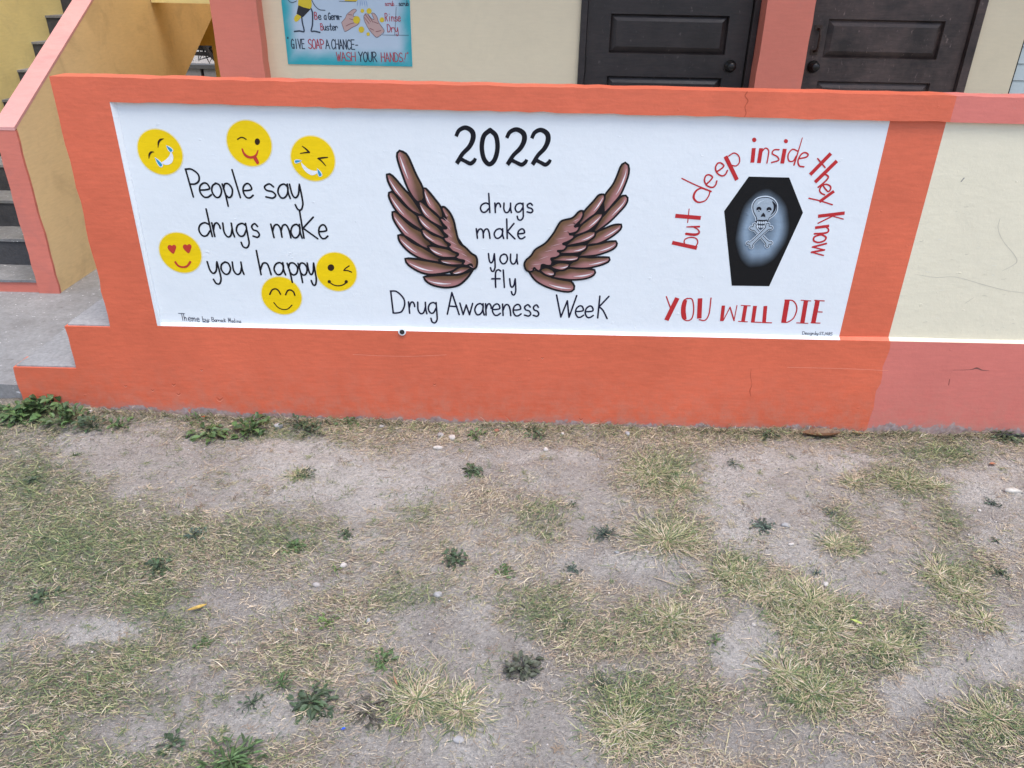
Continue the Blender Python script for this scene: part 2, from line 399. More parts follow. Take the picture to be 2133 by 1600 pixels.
n1 = noise(nts, pv, 5, 8, 0.7, 0.3); n2 = noise(nts, pv, 70, 6, 0.75); n3 = noise(nts, pv, 240, 3, 0.6); n4 = noise(nts, pv, 150, 5, 0.8, 0.4)
c = mix(nts, ramp(nts, n1, [(0.3, 0.0), (0.7, 1.0)]), (0.39, 0.343, 0.305), (0.60, 0.55, 0.495))
c = mix(nts, ramp(nts, sp.outputs[1], [(0.5, 0.0), (0.8, 0.65)]), c, (0.68, 0.635, 0.58))
c = mix(nts, ramp(nts, sp.outputs[0], [(0.35, 0.0), (0.95, 0.6)]), c, mix(nts, ramp(nts, sp.outputs[2], [(0.3, 0.0), (0.8, 0.8)]), (0.28, 0.22, 0.162), (0.165, 0.18, 0.095)))
c = mix(nts, 1.0, c, ramp(nts, n2, [(0.25, 0.55), (0.5, 1.0), (0.74, 1.3)]), 'MULTIPLY')
c = mix(nts, 1.0, c, mix(nts, ramp(nts, noise(nts, pv, 3.1, 5, 0.6), [(0.38, 0.15), (0.62, 1.0)]), (1, 1, 1), ramp(nts, n4, [(0.32, 0.38), (0.5, 1.0), (0.68, 1.35)])), 'MULTIPLY')
c = mix(nts, ramp(nts, n3, [(0.66, 0.0), (0.74, 0.55)]), c, (0.62, 0.6, 0.58))
nts.links.new(c, bs.inputs['Base Color']); bs.inputs['Roughness'].default_value = 0.95; bs.inputs['Specular IOR Level'].default_value = 0.15
hh = mathn(nts, 'ADD', mathn(nts, 'MULTIPLY', n1, 0.8), mathn(nts, 'ADD', mathn(nts, 'MULTIPLY', n2, 0.8), mathn(nts, 'MULTIPLY', n4, 0.7)))
bumpn(nts, bs, hh, 1.0, 0.02)
me.materials.append(m_soil)
g = bpy.data.objects.new('ground', me); COL.objects.link(g); g['kind'] = 'structure'

# concrete apron at the foot of the outside stair
mb = MB(); out = [(-7, 0.055), (-5, 0.05)]
for k in range(40):
    x = -5+(5-2.06)*k/39; out.append((x, 0.055+0.012*random.uniform(-1, 1)))
mb.prism(out+[(-1.7, 0.12), (-1.7, 6.5), (-7, 6.5)], 'z', -0.1, 0.1)
o = mb.build('pavement', m_conc); o['kind'] = 'structure'

# ------------------------------------------------------------------ parapet wall with the mural
WALL = thing('parapet_wall', 'long low orange wall with a white painted mural panel', 'wall', (0, 0.05, 0))
YF, YP, YB = 0.0, 0.018, 0.105            # front face, recessed panel face, back face
def P2(px, py, Y=YF):
    p = onY(px, py, Y); return (p[0], p[2])
def jag(pts, closed_idx, step=0.06, amp=0.0016):
    """subdivide marked edges with small hand-plastered unevenness"""
    outp = []; n = len(pts)
    for k in range(n):
        a = np.array(pts[k]); b = np.array(pts[(k+1) % n]); outp.append(tuple(a))
        if k in closed_idx:
            L = np.linalg.norm(b-a); m = max(2, int(L/step)); nrm = np.array([-(b-a)[1], (b-a)[0]])/L
            for j in range(1, m): outp.append(tuple(a+(b-a)*j/m+nrm*random.gauss(0, amp)))
    return outp
TLx, TLz = P2(226.5, 212.4); BLx, BLz = P2(329, 679); BRx, BRz = P2(1749, 708.7)
PTL = P2(100, 159); PBL = P2(230.7, 679)
CT1 = P2(1991, 202); CB1 = P2(1982, 250); XC = (CT1[0]+CB1[0])/2
XLEFT = (PTL[0]+PBL[0])/2; XPAN = (TLx+BLx)/2; XBAND0 = P2(1800, 480, YP)[0]
XBAND1 = (P2(1969.6, 254, YP)[0]+P2(1850.3, 708.7, YP)[0])/2; XPL = P2(1832, 800)[0]
ZTL, ZTR = PTL[1], P2(2133, 203.4)[1]; XEND = 6.0
def ztop(x): return ZTL+(x-XLEFT)*(ZTR-ZTL)/(P2(2133, 203.4)[0]-XLEFT)
ZC0, ZC1 = TLz, P2(1851.6, 251.8)[1]
def zcb(x): return ZC0+(x-XPAN)*(ZC1-ZC0)/(P2(1851.6, 251.8)[0]-XPAN)
def zpl(x): return BLz+(x-BLx)*(BRz-BLz)/(BRx-BLx)
S1a, S1b, S2a, S2b = P2(28, 768), P2(158, 765), P2(135, 683), P2(230.7, 679)
zs1, zs2 = (S1a[1]+S1b[1])/2, (S2a[1]+S2b[1])/2
S1a, S1b, S2a, S2b = (S1a[0], zs1), (S1b[0], zs1), (S2a[0], zs2), (S2b[0], zs2)
# plinth with its two-step end; the two coats of paint meet along a wavering line
JOIN = [(XPL+0.0035*math.sin(k*1.7)+random.gauss(0, 0.002), zpl(XPL)+(-0.12-zpl(XPL))*k/14) for k in range(15)]
mb = MB()
mb.prism(jag([(P2(52, 840)[0], -0.12), (P2(36, 800)[0], 0.12), S1a, S1b, (S2a[0], S2a[1]), (XLEFT, S2b[1]), (XPAN, BLz)]+JOIN, (0, 1, 3), 0.04, 0.003), 'y', YF, YB)
mb.build('plinth', m_orange, WALL)
mb = MB(); mb.prism(jag([(XLEFT, S2b[1]), (XLEFT, zcb(XLEFT)), (XPAN, zcb(XPAN)), (XPAN, BLz)], (0,), 0.05, 0.002), 'y', YF, YB)
mb.build('end_post', m_orange, WALL)
mb = MB(); mb.prism(jag([(XLEFT, zcb(XLEFT)), (XLEFT, ztop(XLEFT)), (XC, ztop(XC)), (XC, zcb(XC)), (XPAN, zcb(XPAN))], (1, 3), 0.05, 0.0012), 'y', YF, YB)
mb.build('coping', m_orange, WALL)
mb = MB(); mb.prism(jag([(XC, zcb(XC)), (XC, ztop(XC)), (XEND, ztop(XEND)), (XEND, zcb(XEND))], (1, 3), 0.05, 0.0012), 'y', YF, YB)
tag(mb.build('coping', m_faded, WALL), 'faded pink stretch of coping')
mb = MB(); mb.prism(JOIN[::-1]+[(XEND, zpl(XEND)), (XEND, -0.12)], 'y', YF, YB)
tag(mb.build('plinth', m_faded, WALL), 'faded pink stretch of plinth with chipped paint')
def recess(name, x0, x1, mat, left=False, label=None):
    """recessed panel: face, sloping ledge at the foot, sloping reveal at the left"""
    mb = MB(); a = 0.014 if left else 0.0; n = 30
    xs = [x0+a+(x1-x0-a)*k/n for k in range(n+1)]
    for xa, xb in zip(xs, xs[1:]):
        za, zb = zpl(xa), zpl(xb); ta, tb = zcb(xa)+0.003, zcb(xb)+0.003
        ja, jb = 0.010+0.0015*math.sin(xa*9), 0.010+0.0015*math.sin(xb*9)
        mb.poly([(xa, YP, za+ja), (xb, YP, zb+jb), (xb, YP, tb), (xa, YP, ta)])
        mb.poly([(xa, YF+0.001, za), (xb, YF+0.001, zb), (xb, YP, zb+jb), (xa, YP, za+ja)])
    if left:
        mb.poly([(x0, YF+0.001, zpl(x0)), (xs[0], YF+0.001, zpl(xs[0])), (xs[0], YP, zpl(xs[0])+0.010+0.0015*math.sin(xs[0]*9)), (xs[0], YP, zcb(xs[0])+0.003), (x0, YF+0.001, zcb(x0))])
    mb.box(x0+0.004, x1-0.004, YP+0.014, YB-0.004, zpl((x0+x1)/2)-0.06, zcb((x0+x1)/2)+0.05)
    o = mb.build(name, mat, WALL, recalc=False)
    if label: tag(o, label)
    return o
recess('mural_panel', XPAN, XBAND0, m_white, True)
recess('painted_band', XBAND0, XBAND1, m_orange)
recess('cream_panel', XBAND1, XEND, m_cream)

# ------------------------------------------------------------------ lettering and pictures painted on the mural
class Frame:
    """maps the drawing's own grid to the plane of a wall"""
    def __init__(s, ox, oy, sc, Y): s.o = (ox, oy); s.s = sc; s.Y = Y
    def __call__(s, x, y):
        p = onY(s.o[0]+x/s.s, s.o[1]+y/s.s, s.Y); return np.array([p[0], p[2]])
    def unit(s, x, y): return float(np.linalg.norm(s(x+10, y)-s(x, y)))/10
Z6 = Frame(230, 230, 3.4778, YP); Z7 = Frame(780, 240, 3.4786, YP); Z8 = Frame(1340, 250, 3.3333, YP)
ZL = Frame(790, 290, 4.85, YP); ZR = Frame(1080, 320, 5.332, YP); ZK = Frame(1480, 350, 6.1545, YP)
YPO = 1.694
ZP = Frame(560, 0, 6.2735, YPO)

_lay = [0]
def stroke(mb, pts, w, Y, off, col, taper=None, cap=True):
    """brush stroke in wall coordinates; w in metres (number or list); raised by off, a hair more along its length"""
    P = np.array(pts, float); n = len(P)
    W = np.full(n, w) if not hasattr(w, '__len__') else np.interp(np.linspace(0, 1, n), np.linspace(0, 1, len(w)), w)
    if taper:
        t = np.linspace(0, 1, n); W = W*np.clip(np.minimum(t/taper, (1-t)/taper)+0.12, 0, 1)
    _lay[0] = (_lay[0]+1) % 7; off = 0.5*(off+_lay[0]*0.00012)   # paint film: fractions of a millimetre
    D = np.gradient(P, axis=0); D /= (np.linalg.norm(D, axis=1)[:, None]+1e-12); Nn = np.c_[-D[:, 1], D[:, 0]]
    L = P+Nn*W[:, None]/2; Rr = P-Nn*W[:, None]/2
    y = [Y-off-0.00015*k/n for k in range(n)]
    a = [mb.vert((L[k][0], y[k], L[k][1]), col) for k in range(n)]; b = [mb.vert((Rr[k][0], y[k], Rr[k][1]), col) for k in range(n)]
    for k in range(n-1): mb.f.append([b[k], b[k+1], a[k+1], a[k]])
    if cap:
        for (k, sgn) in ((0, -1), (n-1, 1)):
            arc = [a[k]] if sgn < 0 else [b[k]]
            a0 = math.atan2(Nn[k][1], Nn[k][0])+(0 if sgn < 0 else math.pi)
            for j in range(1, 5):
                th = a0+math.pi*j/5
                arc.append(mb.vert((P[k][0]+math.cos(th)*W[k]/2, y[k], P[k][1]+math.sin(th)*W[k]/2), col))
            arc.append(b[k] if sgn < 0 else a[k]); mb.f.append(arc)
def fstroke(mb, fr, pts, w, col, off=0.0012, smooth=True, **kw):
    """stroke given in drawing-grid points"""
    q = spline(pts, 8) if smooth and len(pts) > 2 else [np.array(pts[0])+(np.array(pts[-1])-np.array(pts[0]))*k/4 for k in range(5)] if len(pts) == 2 else pts
    u = fr.unit(*pts[len(pts)//2]); ww = [x*u for x in w] if hasattr(w, '__len__') else w*u
    stroke(mb, [fr(*p) for p in q], ww, fr.Y, off, col, **kw)
def fpoly(mb, fr, pts, col, off, smooth=False, per=6):
    q = spline(list(pts)+[pts[0]], per)[:-1] if smooth else pts
    _lay[0] = (_lay[0]+1) % 7
    mb.poly([(fr(*p)[0], fr.Y-0.5*(off+_lay[0]*0.0001), fr(*p)[1]) for p in q], col)
def ell(cx, cy, rx, ry, n=28, rot=0.0):
    return [(cx+rx*math.cos(t)*math.cos(rot)-ry*math.sin(t)*math.sin(rot), cy+rx*math.cos(t)*math.sin(rot)+ry*math.sin(t)*math.cos(rot)) for t in [2*math.pi*k/n for k in range(n)]]

# handwriting: each letter is a list of strokes in a box (x 0..1, y 0 = baseline, 1 = top of a small letter or of a capital)
G = {
 'a': [[(.93, .78), (.62, 1), (.22, .85), (.02, .45), (.2, .06), (.5, .03), (.8, .3), (.92, .72)], [(.9, 1), (.9, .4), (1.02, 0)]],
 'b': [[(.06, 1.95), (.05, 0)], [(.06, .3), (.25, .85), (.6, .95), (.95, .6), (.85, .15), (.45, 0), (.06, .2)]],
 'c': [[(.9, .85), (.5, 1), (.08, .6), (.15, .15), (.55, 0), (.95, .2)]],
 'd': [[(.9, .85), (.55, 1), (.15, .8), (.02, .4), (.22, .04), (.55, .06), (.85, .4)], [(.84, 2.0), (.9, 1), (.96, .0)]],
 'e': [[(.08, .5), (.55, .52), (.93, .62), (.8, .93), (.5, 1), (.14, .78), (.05, .38), (.3, .03), (.65, 0), (1, .18)]],
 'f': [[(1, 1.85), (.75, 1.98), (.48, 1.75), (.44, 1), (.48, 0)], [(.05, .95), (.95, .98)]],
 'g': [[(.9, .85), (.6, 1), (.2, .85), (.03, .45), (.25, .08), (.6, .12), (.9, .55)], [(.9, 1), (.95, .1), (.95, -.5), (.7, -.8), (.4, -.72), (.28, -.4)]],
 'h': [[(0, 1.95), (.12, 0)], [(.1, .35), (.4, .9), (.75, .92), (.9, .55), (1, 0)]],
 'i': [[(.5, 1), (.52, 0)], [(.5, 1.5), (.5, 1.52)]],
 'k': [[(0, 2.0), (.1, 0)], [(.85, 1.55), (.08, .7)], [(.12, .72), (.5, .4), (1, -.03)]],
 'l': [[(.2, 1.95), (.75, 0)]],
 'm': [[(.02, .98), (.1, 0)], [(.08, .5), (.2, .88), (.38, .95), (.5, .65), (.53, .05)], [(.52, .5), (.64, .88), (.82, .95), (.94, .6), (1, 0)]],
 'n': [[(.02, 1), (.1, 0)], [(.08, .45), (.35, .92), (.7, .92), (.9, .55), (1, 0)]],
 'o': [[(.55, 1), (.15, .8), (.02, .4), (.3, .02), (.7, .05), (.98, .45), (.85, .88), (.5, 1)]],
 'p': [[(.02, .95), (.2, .2), (.3, -.62)], [(.08, .6), (.3, .95), (.7, .95), (1, .6), (.85, .15), (.5, 0), (.2, .2)]],
 'r': [[(.02, 1), (.12, 0)], [(.1, .5), (.35, .9), (.7, 1), (.95, .8), (1, .6)]],
 's': [[(.9, .8), (.55, 1), (.1, .8), (.25, .55), (.75, .45), (1, .2), (.7, 0), (.1, .08)]],
 't': [[(.55, 1.6), (.5, .25), (.7, 0), (1, .1)], [(0, 1), (1, 1.03)]],
 'u': [[(.05, 1), (.05, .35), (.3, 0), (.65, .1), (.88, .6)], [(.88, 1), (.9, .4), (1, 0)]],
 'v': [[(0, 1), (.5, 0)], [(1, 1), (.5, 0)]],
 'w': [[(0, 1), (.25, 0)], [(.25, 0), (.5, .85)], [(.5, .85), (.75, 0)], [(.75, 0), (1, 1)]],
 'y': [[(.02, 1), (.15, .3), (.4, .05), (.7, .3), (.85, .9)], [(.88, 1), (.98, .2), (1, -.4), (.8, -.8), (.5, -.78), (.32, -.45)]],
 'A': [[(0, 0), (.42, 1)], [(.42, 1), (1, 0)], [(.15, .38), (.82, .36)]],
 'B': [[(.05, 1), (.05, 0)], [(.05, 1), (.6, .98), (.8, .78), (.6, .57), (.08, .52)], [(.08, .52), (.75, .48), (1, .25), (.7, .02), (.05, 0)]],
 'C': [[(.95, .85), (.6, 1), (.15, .75), (.05, .35), (.35, .02), (.75, .03), (1, .2)]],
 'D': [[(0, 1), (.1, 0)], [(-.02, 1), (.45, .98), (.92, .7), (1, .4), (.75, .08), (.35, 0), (.08, 0)]],
 'E': [[(.08, 1), (.08, 0)], [(.08, 1), (1, 1)], [(.08, .53), (.85, .53)], [(.08, 0), (1, 0)]],
 'G': [[(.9, .85), (.55, 1), (.12, .75), (.03, .35), (.35, .02), (.75, .08), (.95, .45)], [(.5, .45), (1, .45)], [(.95, .45), (.95, 0)]],
 'H': [[(.05, 1), (.05, 0)], [(.95, 1), (.95, 0)], [(.05, .52), (.95, .52)]],
 'I': [[(.5, 1), (.5, 0)]],
 'K': [[(.15, 1), (.1, 0)], [(1, 1), (.12, .5)], [(.14, .52), (.55, .35), (1, -.02)]],
 'M': [[(.05, 0), (.1, 1)], [(.1, 1), (.5, .3)], [(.5, .3), (.9, 1)], [(.9, 1), (.97, 0)]],
 'N': [[(.05, 0), (.08, 1)], [(.08, 1), (.92, 0)], [(.92, 0), (.95, 1)]],
 'O': [[(.5, 1), (.12, .8), (.02, .4), (.3, .02), (.7, .03), (.98, .45), (.85, .88), (.5, 1)]],
 'P': [[(0, 1), (.25, 0)], [(-.02, 1), (.5, 1), (.98, .82), (.95, .6), (.6, .48), (.14, .47)]],
 'R': [[(.05, 1), (.08, 0)], [(0, 1), (.6, 1), (.9, .78), (.6, .53), (.08, .48)], [(.35, .5), (1, 0)]],
 'S': [[(.92, .87), (.55, 1), (.1, .8), (.3, .55), (.8, .42), (.98, .18), (.6, 0), (.05, .1)]],
 'T': [[(.5, 1), (.52, 0)], [(0, 1), (1, 1)]],
 'U': [[(.05, 1), (.05, .3), (.4, 0), (.8, .1), (.95, .5), (.95, 1)]],
 'W': [[(0, 1), (.27, 0)], [(.27, 0), (.55, .75)], [(.55, .75), (.68, 0)], [(.68, 0), (1, 1)]],
 'V': [[(0, 1), (.5, 0)], [(1, 1), (.5, 0)]],
 'Y': [[(0, 1), (.48, .5)], [(1, 1), (.48, .5), (.42, 0)]],
 'J': [[(.9, 1), (.85, .2), (.4, 0), (.05, .25)]],
 '4': [[(.6, 1), (.05, .4), (.95, .4)], [(.75, .7), (.72, 0)]], '8': [[(.5, 1), (.15, .78), (.5, .53), (.9, .25), (.5, 0), (.1, .25), (.5, .53), (.85, .78), (.5, 1)]],
 '5': [[(.95, 1), (.2, 1), (.15, .55), (.6, .62), (.95, .35), (.6, 0), (.05, .1)]],
 '!': [[(1, 1), (.45, .3)], [(.1, 0), (.12, .02)]], '-': [[(.1, .45), (.9, .45)]], ':': [[(.5, .15), (.5, .17)], [(.5, .75), (.5, .77)]], '.': [[(.5, .03), (.5, .05)]],
 '"': [[(.2, 1.05), (.1, .88)], [(.7, 1.05), (.6, .88)]], '_': [[(0, -.3), (1, -.28)]],
}
BLK = (0.006, 0.006, 0.011); NAVY = (0.007, 0.007, 0.028); RED = (0.50, 0.028, 0.032)
def text(mb, fr, letters, base, xh, lw, col=BLK, off=0.0014):
    """letters: (char, x0, x1) in drawing grid; base: (xa, ya, xb, yb); xh: height in grid units"""
    xa, ya, xb, yb = base
    for ch, x0, x1 in letters:
        yl = ya+(x0-xa)*(yb-ya)/(xb-xa); yr = ya+(x1-xa)*(yb-ya)/(xb-xa)
        O = fr(x0, yl); U = fr(x1, yr)-O; H = float((fr(x0, yl-xh)-O)[1]); lwm = lw*fr.unit(x0, yl)
        for k, s in enumerate(G[ch]):
            straight = len(s) == 2
            q = spline(s, 7) if not straight else [np.array(s[0])+(np.array(s[1])-np.array(s[0]))*j/3 for j in range(4)]
            stroke(mb, [O+U*p[0]+np.array([0, H*p[1]]) for p in q], lwm, fr.Y, off, col)
def rtext(mb, fr, ch, c, w, h, ang, lw, col, off=0.0014):
    """one letter on the arc: centre, width, height, baseline angle in degrees"""
    ca, sa = math.cos(R(ang)), math.sin(R(ang))
    for s in G[ch]:
        q = spline(s, 7) if len(s) > 2 else [np.array(s[0])+(np.array(s[1])-np.array(s[0]))*j/3 for j in range(4)]
        pts = []
        for p in q:
            x = (p[0]-0.5)*w; y = -(p[1]-0.5)*h
            pts.append(fr(c[0]+x*ca+y*sa, c[1]-x*sa+y*ca))
        stroke(mb, pts, lw*fr.unit(*c), fr.Y, off, col)

mb = MB()
text(mb, Z6, [('P', 580, 666)], (597, 627, 1035, 634), 200, 13)
text(mb, Z6, [('e', 652, 735), ('o', 742, 814), ('p', 824, 892), ('l', 900, 956), ('e', 966, 1037), ('s', 1120, 1200), ('a', 1218, 1302), ('y', 1308, 1390)], (597, 627, 1035, 633), 102, 13)
text(mb, Z6, [('d', 648, 742), ('r', 750, 806), ('u', 826, 900), ('g', 918, 1002), ('s', 1030, 1082), ('m', 1172, 1308), ('a', 1312, 1388), ('k', 1392, 1502), ('e', 1512, 1577)], (648, 911, 1577, 928), 98, 13)
text(mb, Z6, [('y', 715, 796), ('o', 808, 878), ('u', 893, 968), ('h', 1082, 1165), ('a', 1190, 1268), ('p', 1290, 1362), ('p', 1368, 1430), ('y', 1434, 1488)], (715, 1184, 1492, 1194), 88, 13)
mb.build('happy_lettering', m_mural, WALL)
mb = MB(); SIG = (0.03, 0.03, 0.06)
text(mb, Z6, [('T', 503, 548)], (503, 1521, 648, 1528), 51, 4.5, SIG); text(mb, Z6, [('h', 538, 555), ('e', 566, 588), ('m', 593, 620), ('e', 628, 648)], (503, 1521, 648, 1530), 26, 4.5, SIG)
text(mb, Z6, [('b', 670, 690), ('y', 694, 712), (':', 716, 724), ('_', 668, 712)], (670, 1528, 724, 1529), 18, 4.2, SIG)
text(mb, Z6, [('B', 736, 754), ('M', 857, 874)], (736, 1529, 948, 1538), 31, 4, SIG); text(mb, Z6, [(c, 757+k*14, 757+k*14+11) for k, c in enumerate('arrack')]+[(c, 880+k*14, 880+k*14+11) for k, c in enumerate('edina')], (736, 1529, 948, 1539), 14, 3.2, SIG)
text(mb, Z8, [(c, x, x+w) for c, x, w in (('D', 1102, 18), ('S', 1220, 13), ('T', 1235, 14), ('J', 1250, 13), ('4', 1266, 13), ('8', 1281, 13), ('5', 1296, 14))], (1102, 1488, 1315, 1495), 20, 3, SIG); text(mb, Z8, [(c, x, x+w) for c, x, w in (('e', 1122, 12), ('s', 1137, 10), ('i', 1150, 6), ('g', 1157, 12), ('n', 1171, 13), ('b', 1190, 9), ('y', 1202, 10), (':', 1214, 4))], (1102, 1488, 1315, 1495), 12, 2.8, SIG)
mb.build('signature', m_mural, WALL)
# the year
mb = MB()
def two(x0, y0, x1, y1):
    X = lambda a: x0+(x1-x0)*a; Y = lambda b: y0+(y1-y0)*b
    fstroke(mb, Z7, [(X(.05), Y(.25)), (X(.2), Y(.09)), (X(.5), Y(.02)), (X(.80), Y(.12)), (X(.85), Y(.3)), (X(.68), Y(.52)), (X(.35), Y(.72)), (X(.1), Y(.95))], [26, 29, 32, 37, 37, 33, 29, 30], BLK, cap=False)
    fstroke(mb, Z7, [(X(.08), Y(.97)), (X(.25), Y(.86)), (X(.45), Y(.9)), (X(.72), Y(.97)), (X(.9), Y(.9)), (X(.96), Y(.83))], [31, 29, 26, 30, 27, 22], BLK, 0.0016, cap=False)
two(583, 85, 738, 358); two(950, 98, 1110, 366); two(1132, 102, 1280, 366)
fstroke(mb, Z7, [(838, 108), (793, 150), (778, 230), (793, 315), (832, 355), (872, 320), (892, 235), (880, 150), (838, 108)], 33, BLK)
mb.build('year_lettering', m_mural, WALL)
mb = MB()
text(mb, Z7, [('d', 767, 839), ('r', 871, 913), ('u', 935, 992), ('g', 1017, 1081), ('s', 1102, 1147)], (767, 704, 1148, 706), 68, 12, NAVY)
text(mb, Z7, [('m', 736, 837), ('a', 866, 935), ('k', 956, 1018), ('e', 1036, 1090)], (738, 891, 1090, 894), 70, 12, NAVY)
text(mb, Z7, [('y', 825, 874), ('o', 908, 964), ('u', 983, 1038)], (826, 1073, 1038, 1078), 70, 12, NAVY)
text(mb, Z7, [('f', 847, 913), ('l', 928, 946), ('y', 978, 1024)], (848, 1246, 1028, 1250), 64, 12, NAVY)
text(mb, Z7, [('D', 127, 222), ('A', 528, 614), ('W', 1312, 1456), ('K', 1610, 1686)], (127, 1432, 1686, 1470), 158, 12, NAVY)
text(mb, Z7, [('r', 250, 294), ('u', 314, 380), ('g', 390, 456), ('w', 620, 712), ('a', 726, 794), ('r', 804, 846), ('e', 852, 912), ('n', 926, 988), ('e', 1002, 1062), ('s', 1082, 1132), ('s', 1146, 1190), ('e', 1452, 1514), ('e', 1522, 1584)], (127, 1432, 1686, 1468), 82, 12, NAVY)
mb.build('awareness_lettering', m_mural, WALL)
# red text on an arc around the coffin
mb = MB(); A = lambda pts, w, **k: fstroke(mb, Z8, pts, w, RED, **k)
A([(200, 851), (372, 889)], 27, cap=False); A([(362, 882), (378, 850), (365, 822), (325, 815), (290, 828), (284, 852), (296, 872)], 9)
A([(298, 790), (350, 796), (380, 790), (388, 775), (376, 758), (350, 744)], [18, 20, 16, 10, 9, 8]); A([(302, 742), (388, 740)], [8, 12, 14])
A([(222, 665), (399, 680)], 28, cap=False); A([(318, 618), (308, 712)], 7)
A([(268, 406), (360, 450), (470, 496)], [9, 9, 12]); A([(442, 487), (400, 474), (362, 497), (350, 540), (378, 570), (425, 562), (452, 530), (464, 492)], [8, 10, 14, 16, 12, 9, 9, 9])
for c, w, h, a in (((462, 425), 76, 92, 40), ((537, 343), 74, 92, 30)): rtext(mb, Z8, 'e', c, w, h, a, 11, RED)
A([(570, 252), (650, 416)], 27, cap=False); A([(592, 250), (630, 229), (662, 250), (668, 290), (645, 318), (612, 314)], 9)
fpoly(mb, Z8, ell(770, 138, 15, 16, 16), RED, 0.0014); fpoly(mb, Z8, ell(990, 147, 14, 15, 16), RED, 0.0014)
A([(767, 195), (757, 296)], 27, cap=False); A([(818, 196), (802, 299)], 27, cap=False); A([(824, 218), (848, 195), (870, 212), (866, 255), (858, 299)], 9)
A([(942, 206), (908, 208), (895, 233), (930, 255), (938, 280), (890, 295)], 10)
A([(982, 200), (964, 302)], 27, cap=False); A([(1104, 124), (1075, 220), (1046, 312)], [6, 9, 12]); A([(1072, 216), (1035, 204), (1006, 240), (1010, 282), (1040, 285), (1062, 250)], 10)
A([(1085, 268), (1130, 258), (1144, 240), (1122, 226), (1095, 240), (1074, 282), (1083, 318), (1114, 325)], 11)
A([(1302, 232), (1158, 380)], 26, cap=False); A([(1210, 268), (1262, 330)], 10)
A([(1344, 284), (1192, 432)], 26, cap=False); A([(1236, 395), (1262, 378), (1284, 398), (1252, 436), (1214, 466)], 12)
rtext(mb, Z8, 'e', (1262, 478), 66, 78, -58, 11, RED)
A([(1324, 494), (1222, 568)], 22, cap=False); A([(1150, 543), (1230, 562), (1312, 588)], 10)
A([(1398, 646), (1213, 668)], 24, cap=False); A([(1296, 662), (1388, 688)], 8); A([(1312, 668), (1214, 716)], 10)
A([(1290, 735), (1192, 748)], 20, cap=False); A([(1262, 742), (1284, 756), (1282, 776), (1255, 786), (1188, 790)], [8, 10, 13, 14, 13])
A([(1225, 797), (1188, 812), (1184, 838), (1215, 850), (1256, 838), (1268, 815), (1244, 799), (1225, 797)], 13)
A([(1270, 858), (1176, 882)], 14); A([(1176, 882), (1256, 902)], 10); A([(1256, 902), (1168, 918)], 14); A([(1168, 918), (1250, 940)], 10)
mb.build('arched_lettering', m_mural, WALL)
mb = MB()
A([(236, 1235), (160, 1390)], 32, cap=False); A([(160, 1226), (192, 1315)], 9); 
A([(300, 1240), (338, 1245), (350, 1310), (338, 1375), (305, 1393), (272, 1372), (266, 1310), (280, 1255), (308, 1238)], 9); A([(294, 1250), (280, 1312), (290, 1385)], [22, 30, 22], cap=False)
A([(394, 1238), (388, 1378)], 32, cap=False); A([(470, 1236), (456, 1345), (428, 1390), (388, 1386)], 9)
A([(556, 1288), (544, 1396)], 24, cap=False); A([(556, 1390), (602, 1300)], 7); A([(602, 1300), (630, 1392)], 10); A([(630, 1392), (650, 1288)], 7)
A([(710, 1288), (692, 1398)], 26, cap=False); A([(680, 1287), (742, 1290)], 7); A([(660, 1398), (722, 1401)], 7)
A([(776, 1290), (760, 1402)], 26, cap=False); A([(750, 1402), (818, 1405)], 8); A([(848, 1291), (838, 1405)], 26, cap=False); A([(826, 1406), (890, 1408)], 8)
A([(1000, 1250), (974, 1404)], 34, cap=False); A([(984, 1250), (1040, 1256), (1066, 1305), (1046, 1370), (1004, 1402), (962, 1404)], 9)
A([(1130, 1252), (1104, 1408)], 30, cap=False); A([(1096, 1251), (1162, 1256)], 7); A([(1064, 1408), (1142, 1411)], 7)
A([(1210, 1254), (1180, 1408)], 32, cap=False); A([(1190, 1252), (1256, 1256)], 8); A([(1198, 1331), (1242, 1333)], 8); A([(1164, 1408), (1226, 1410)], 8)
mb.build('warning_lettering', m_mural, WALL)

# ---- the six yellow faces
YEL = (0.86, 0.60, 0.003); PALE = (0.80, 0.72, 0.42); BLUE = (0.035, 0.30, 0.52); WHT = (0.78, 0.80, 0.84); REDF = (0.52, 0.05, 0.03); BRN = (0.035, 0.016, 0.006)
def face(cx, cy, r, label):
    mb = MB(); c = Z6(cx, cy); rr = r*Z6.unit(cx, cy)
    def disc(rad, off, col, n=48):
        mb.poly([(c[0]+rad*math.cos(2*math.pi*k/n)*(1+0.006*math.sin(3*2*math.pi*k/n+cx)), YP-off*0.5, c[1]+rad*math.sin(2*math.pi*k/n)) for k in range(n)], col)
    disc(rr*1.03, 0.0014, PALE); disc(rr*0.985, 0.0022, YEL)
    return tag(mb.build('smiley_face', m_mural, WALL), label)
def fpart(name, par, fn):
    mb = MB(); fn(mb); return mb.build(name, m_mural, par)
def S(pts, w, col=BRN, off=0.0030, **k): return lambda mb: fstroke(mb, Z6, pts, w, col, off, **k)
def Pq(pts, col, off=0.0028, smooth=True): return lambda mb: fpoly(mb, Z6, pts, col, off, smooth)
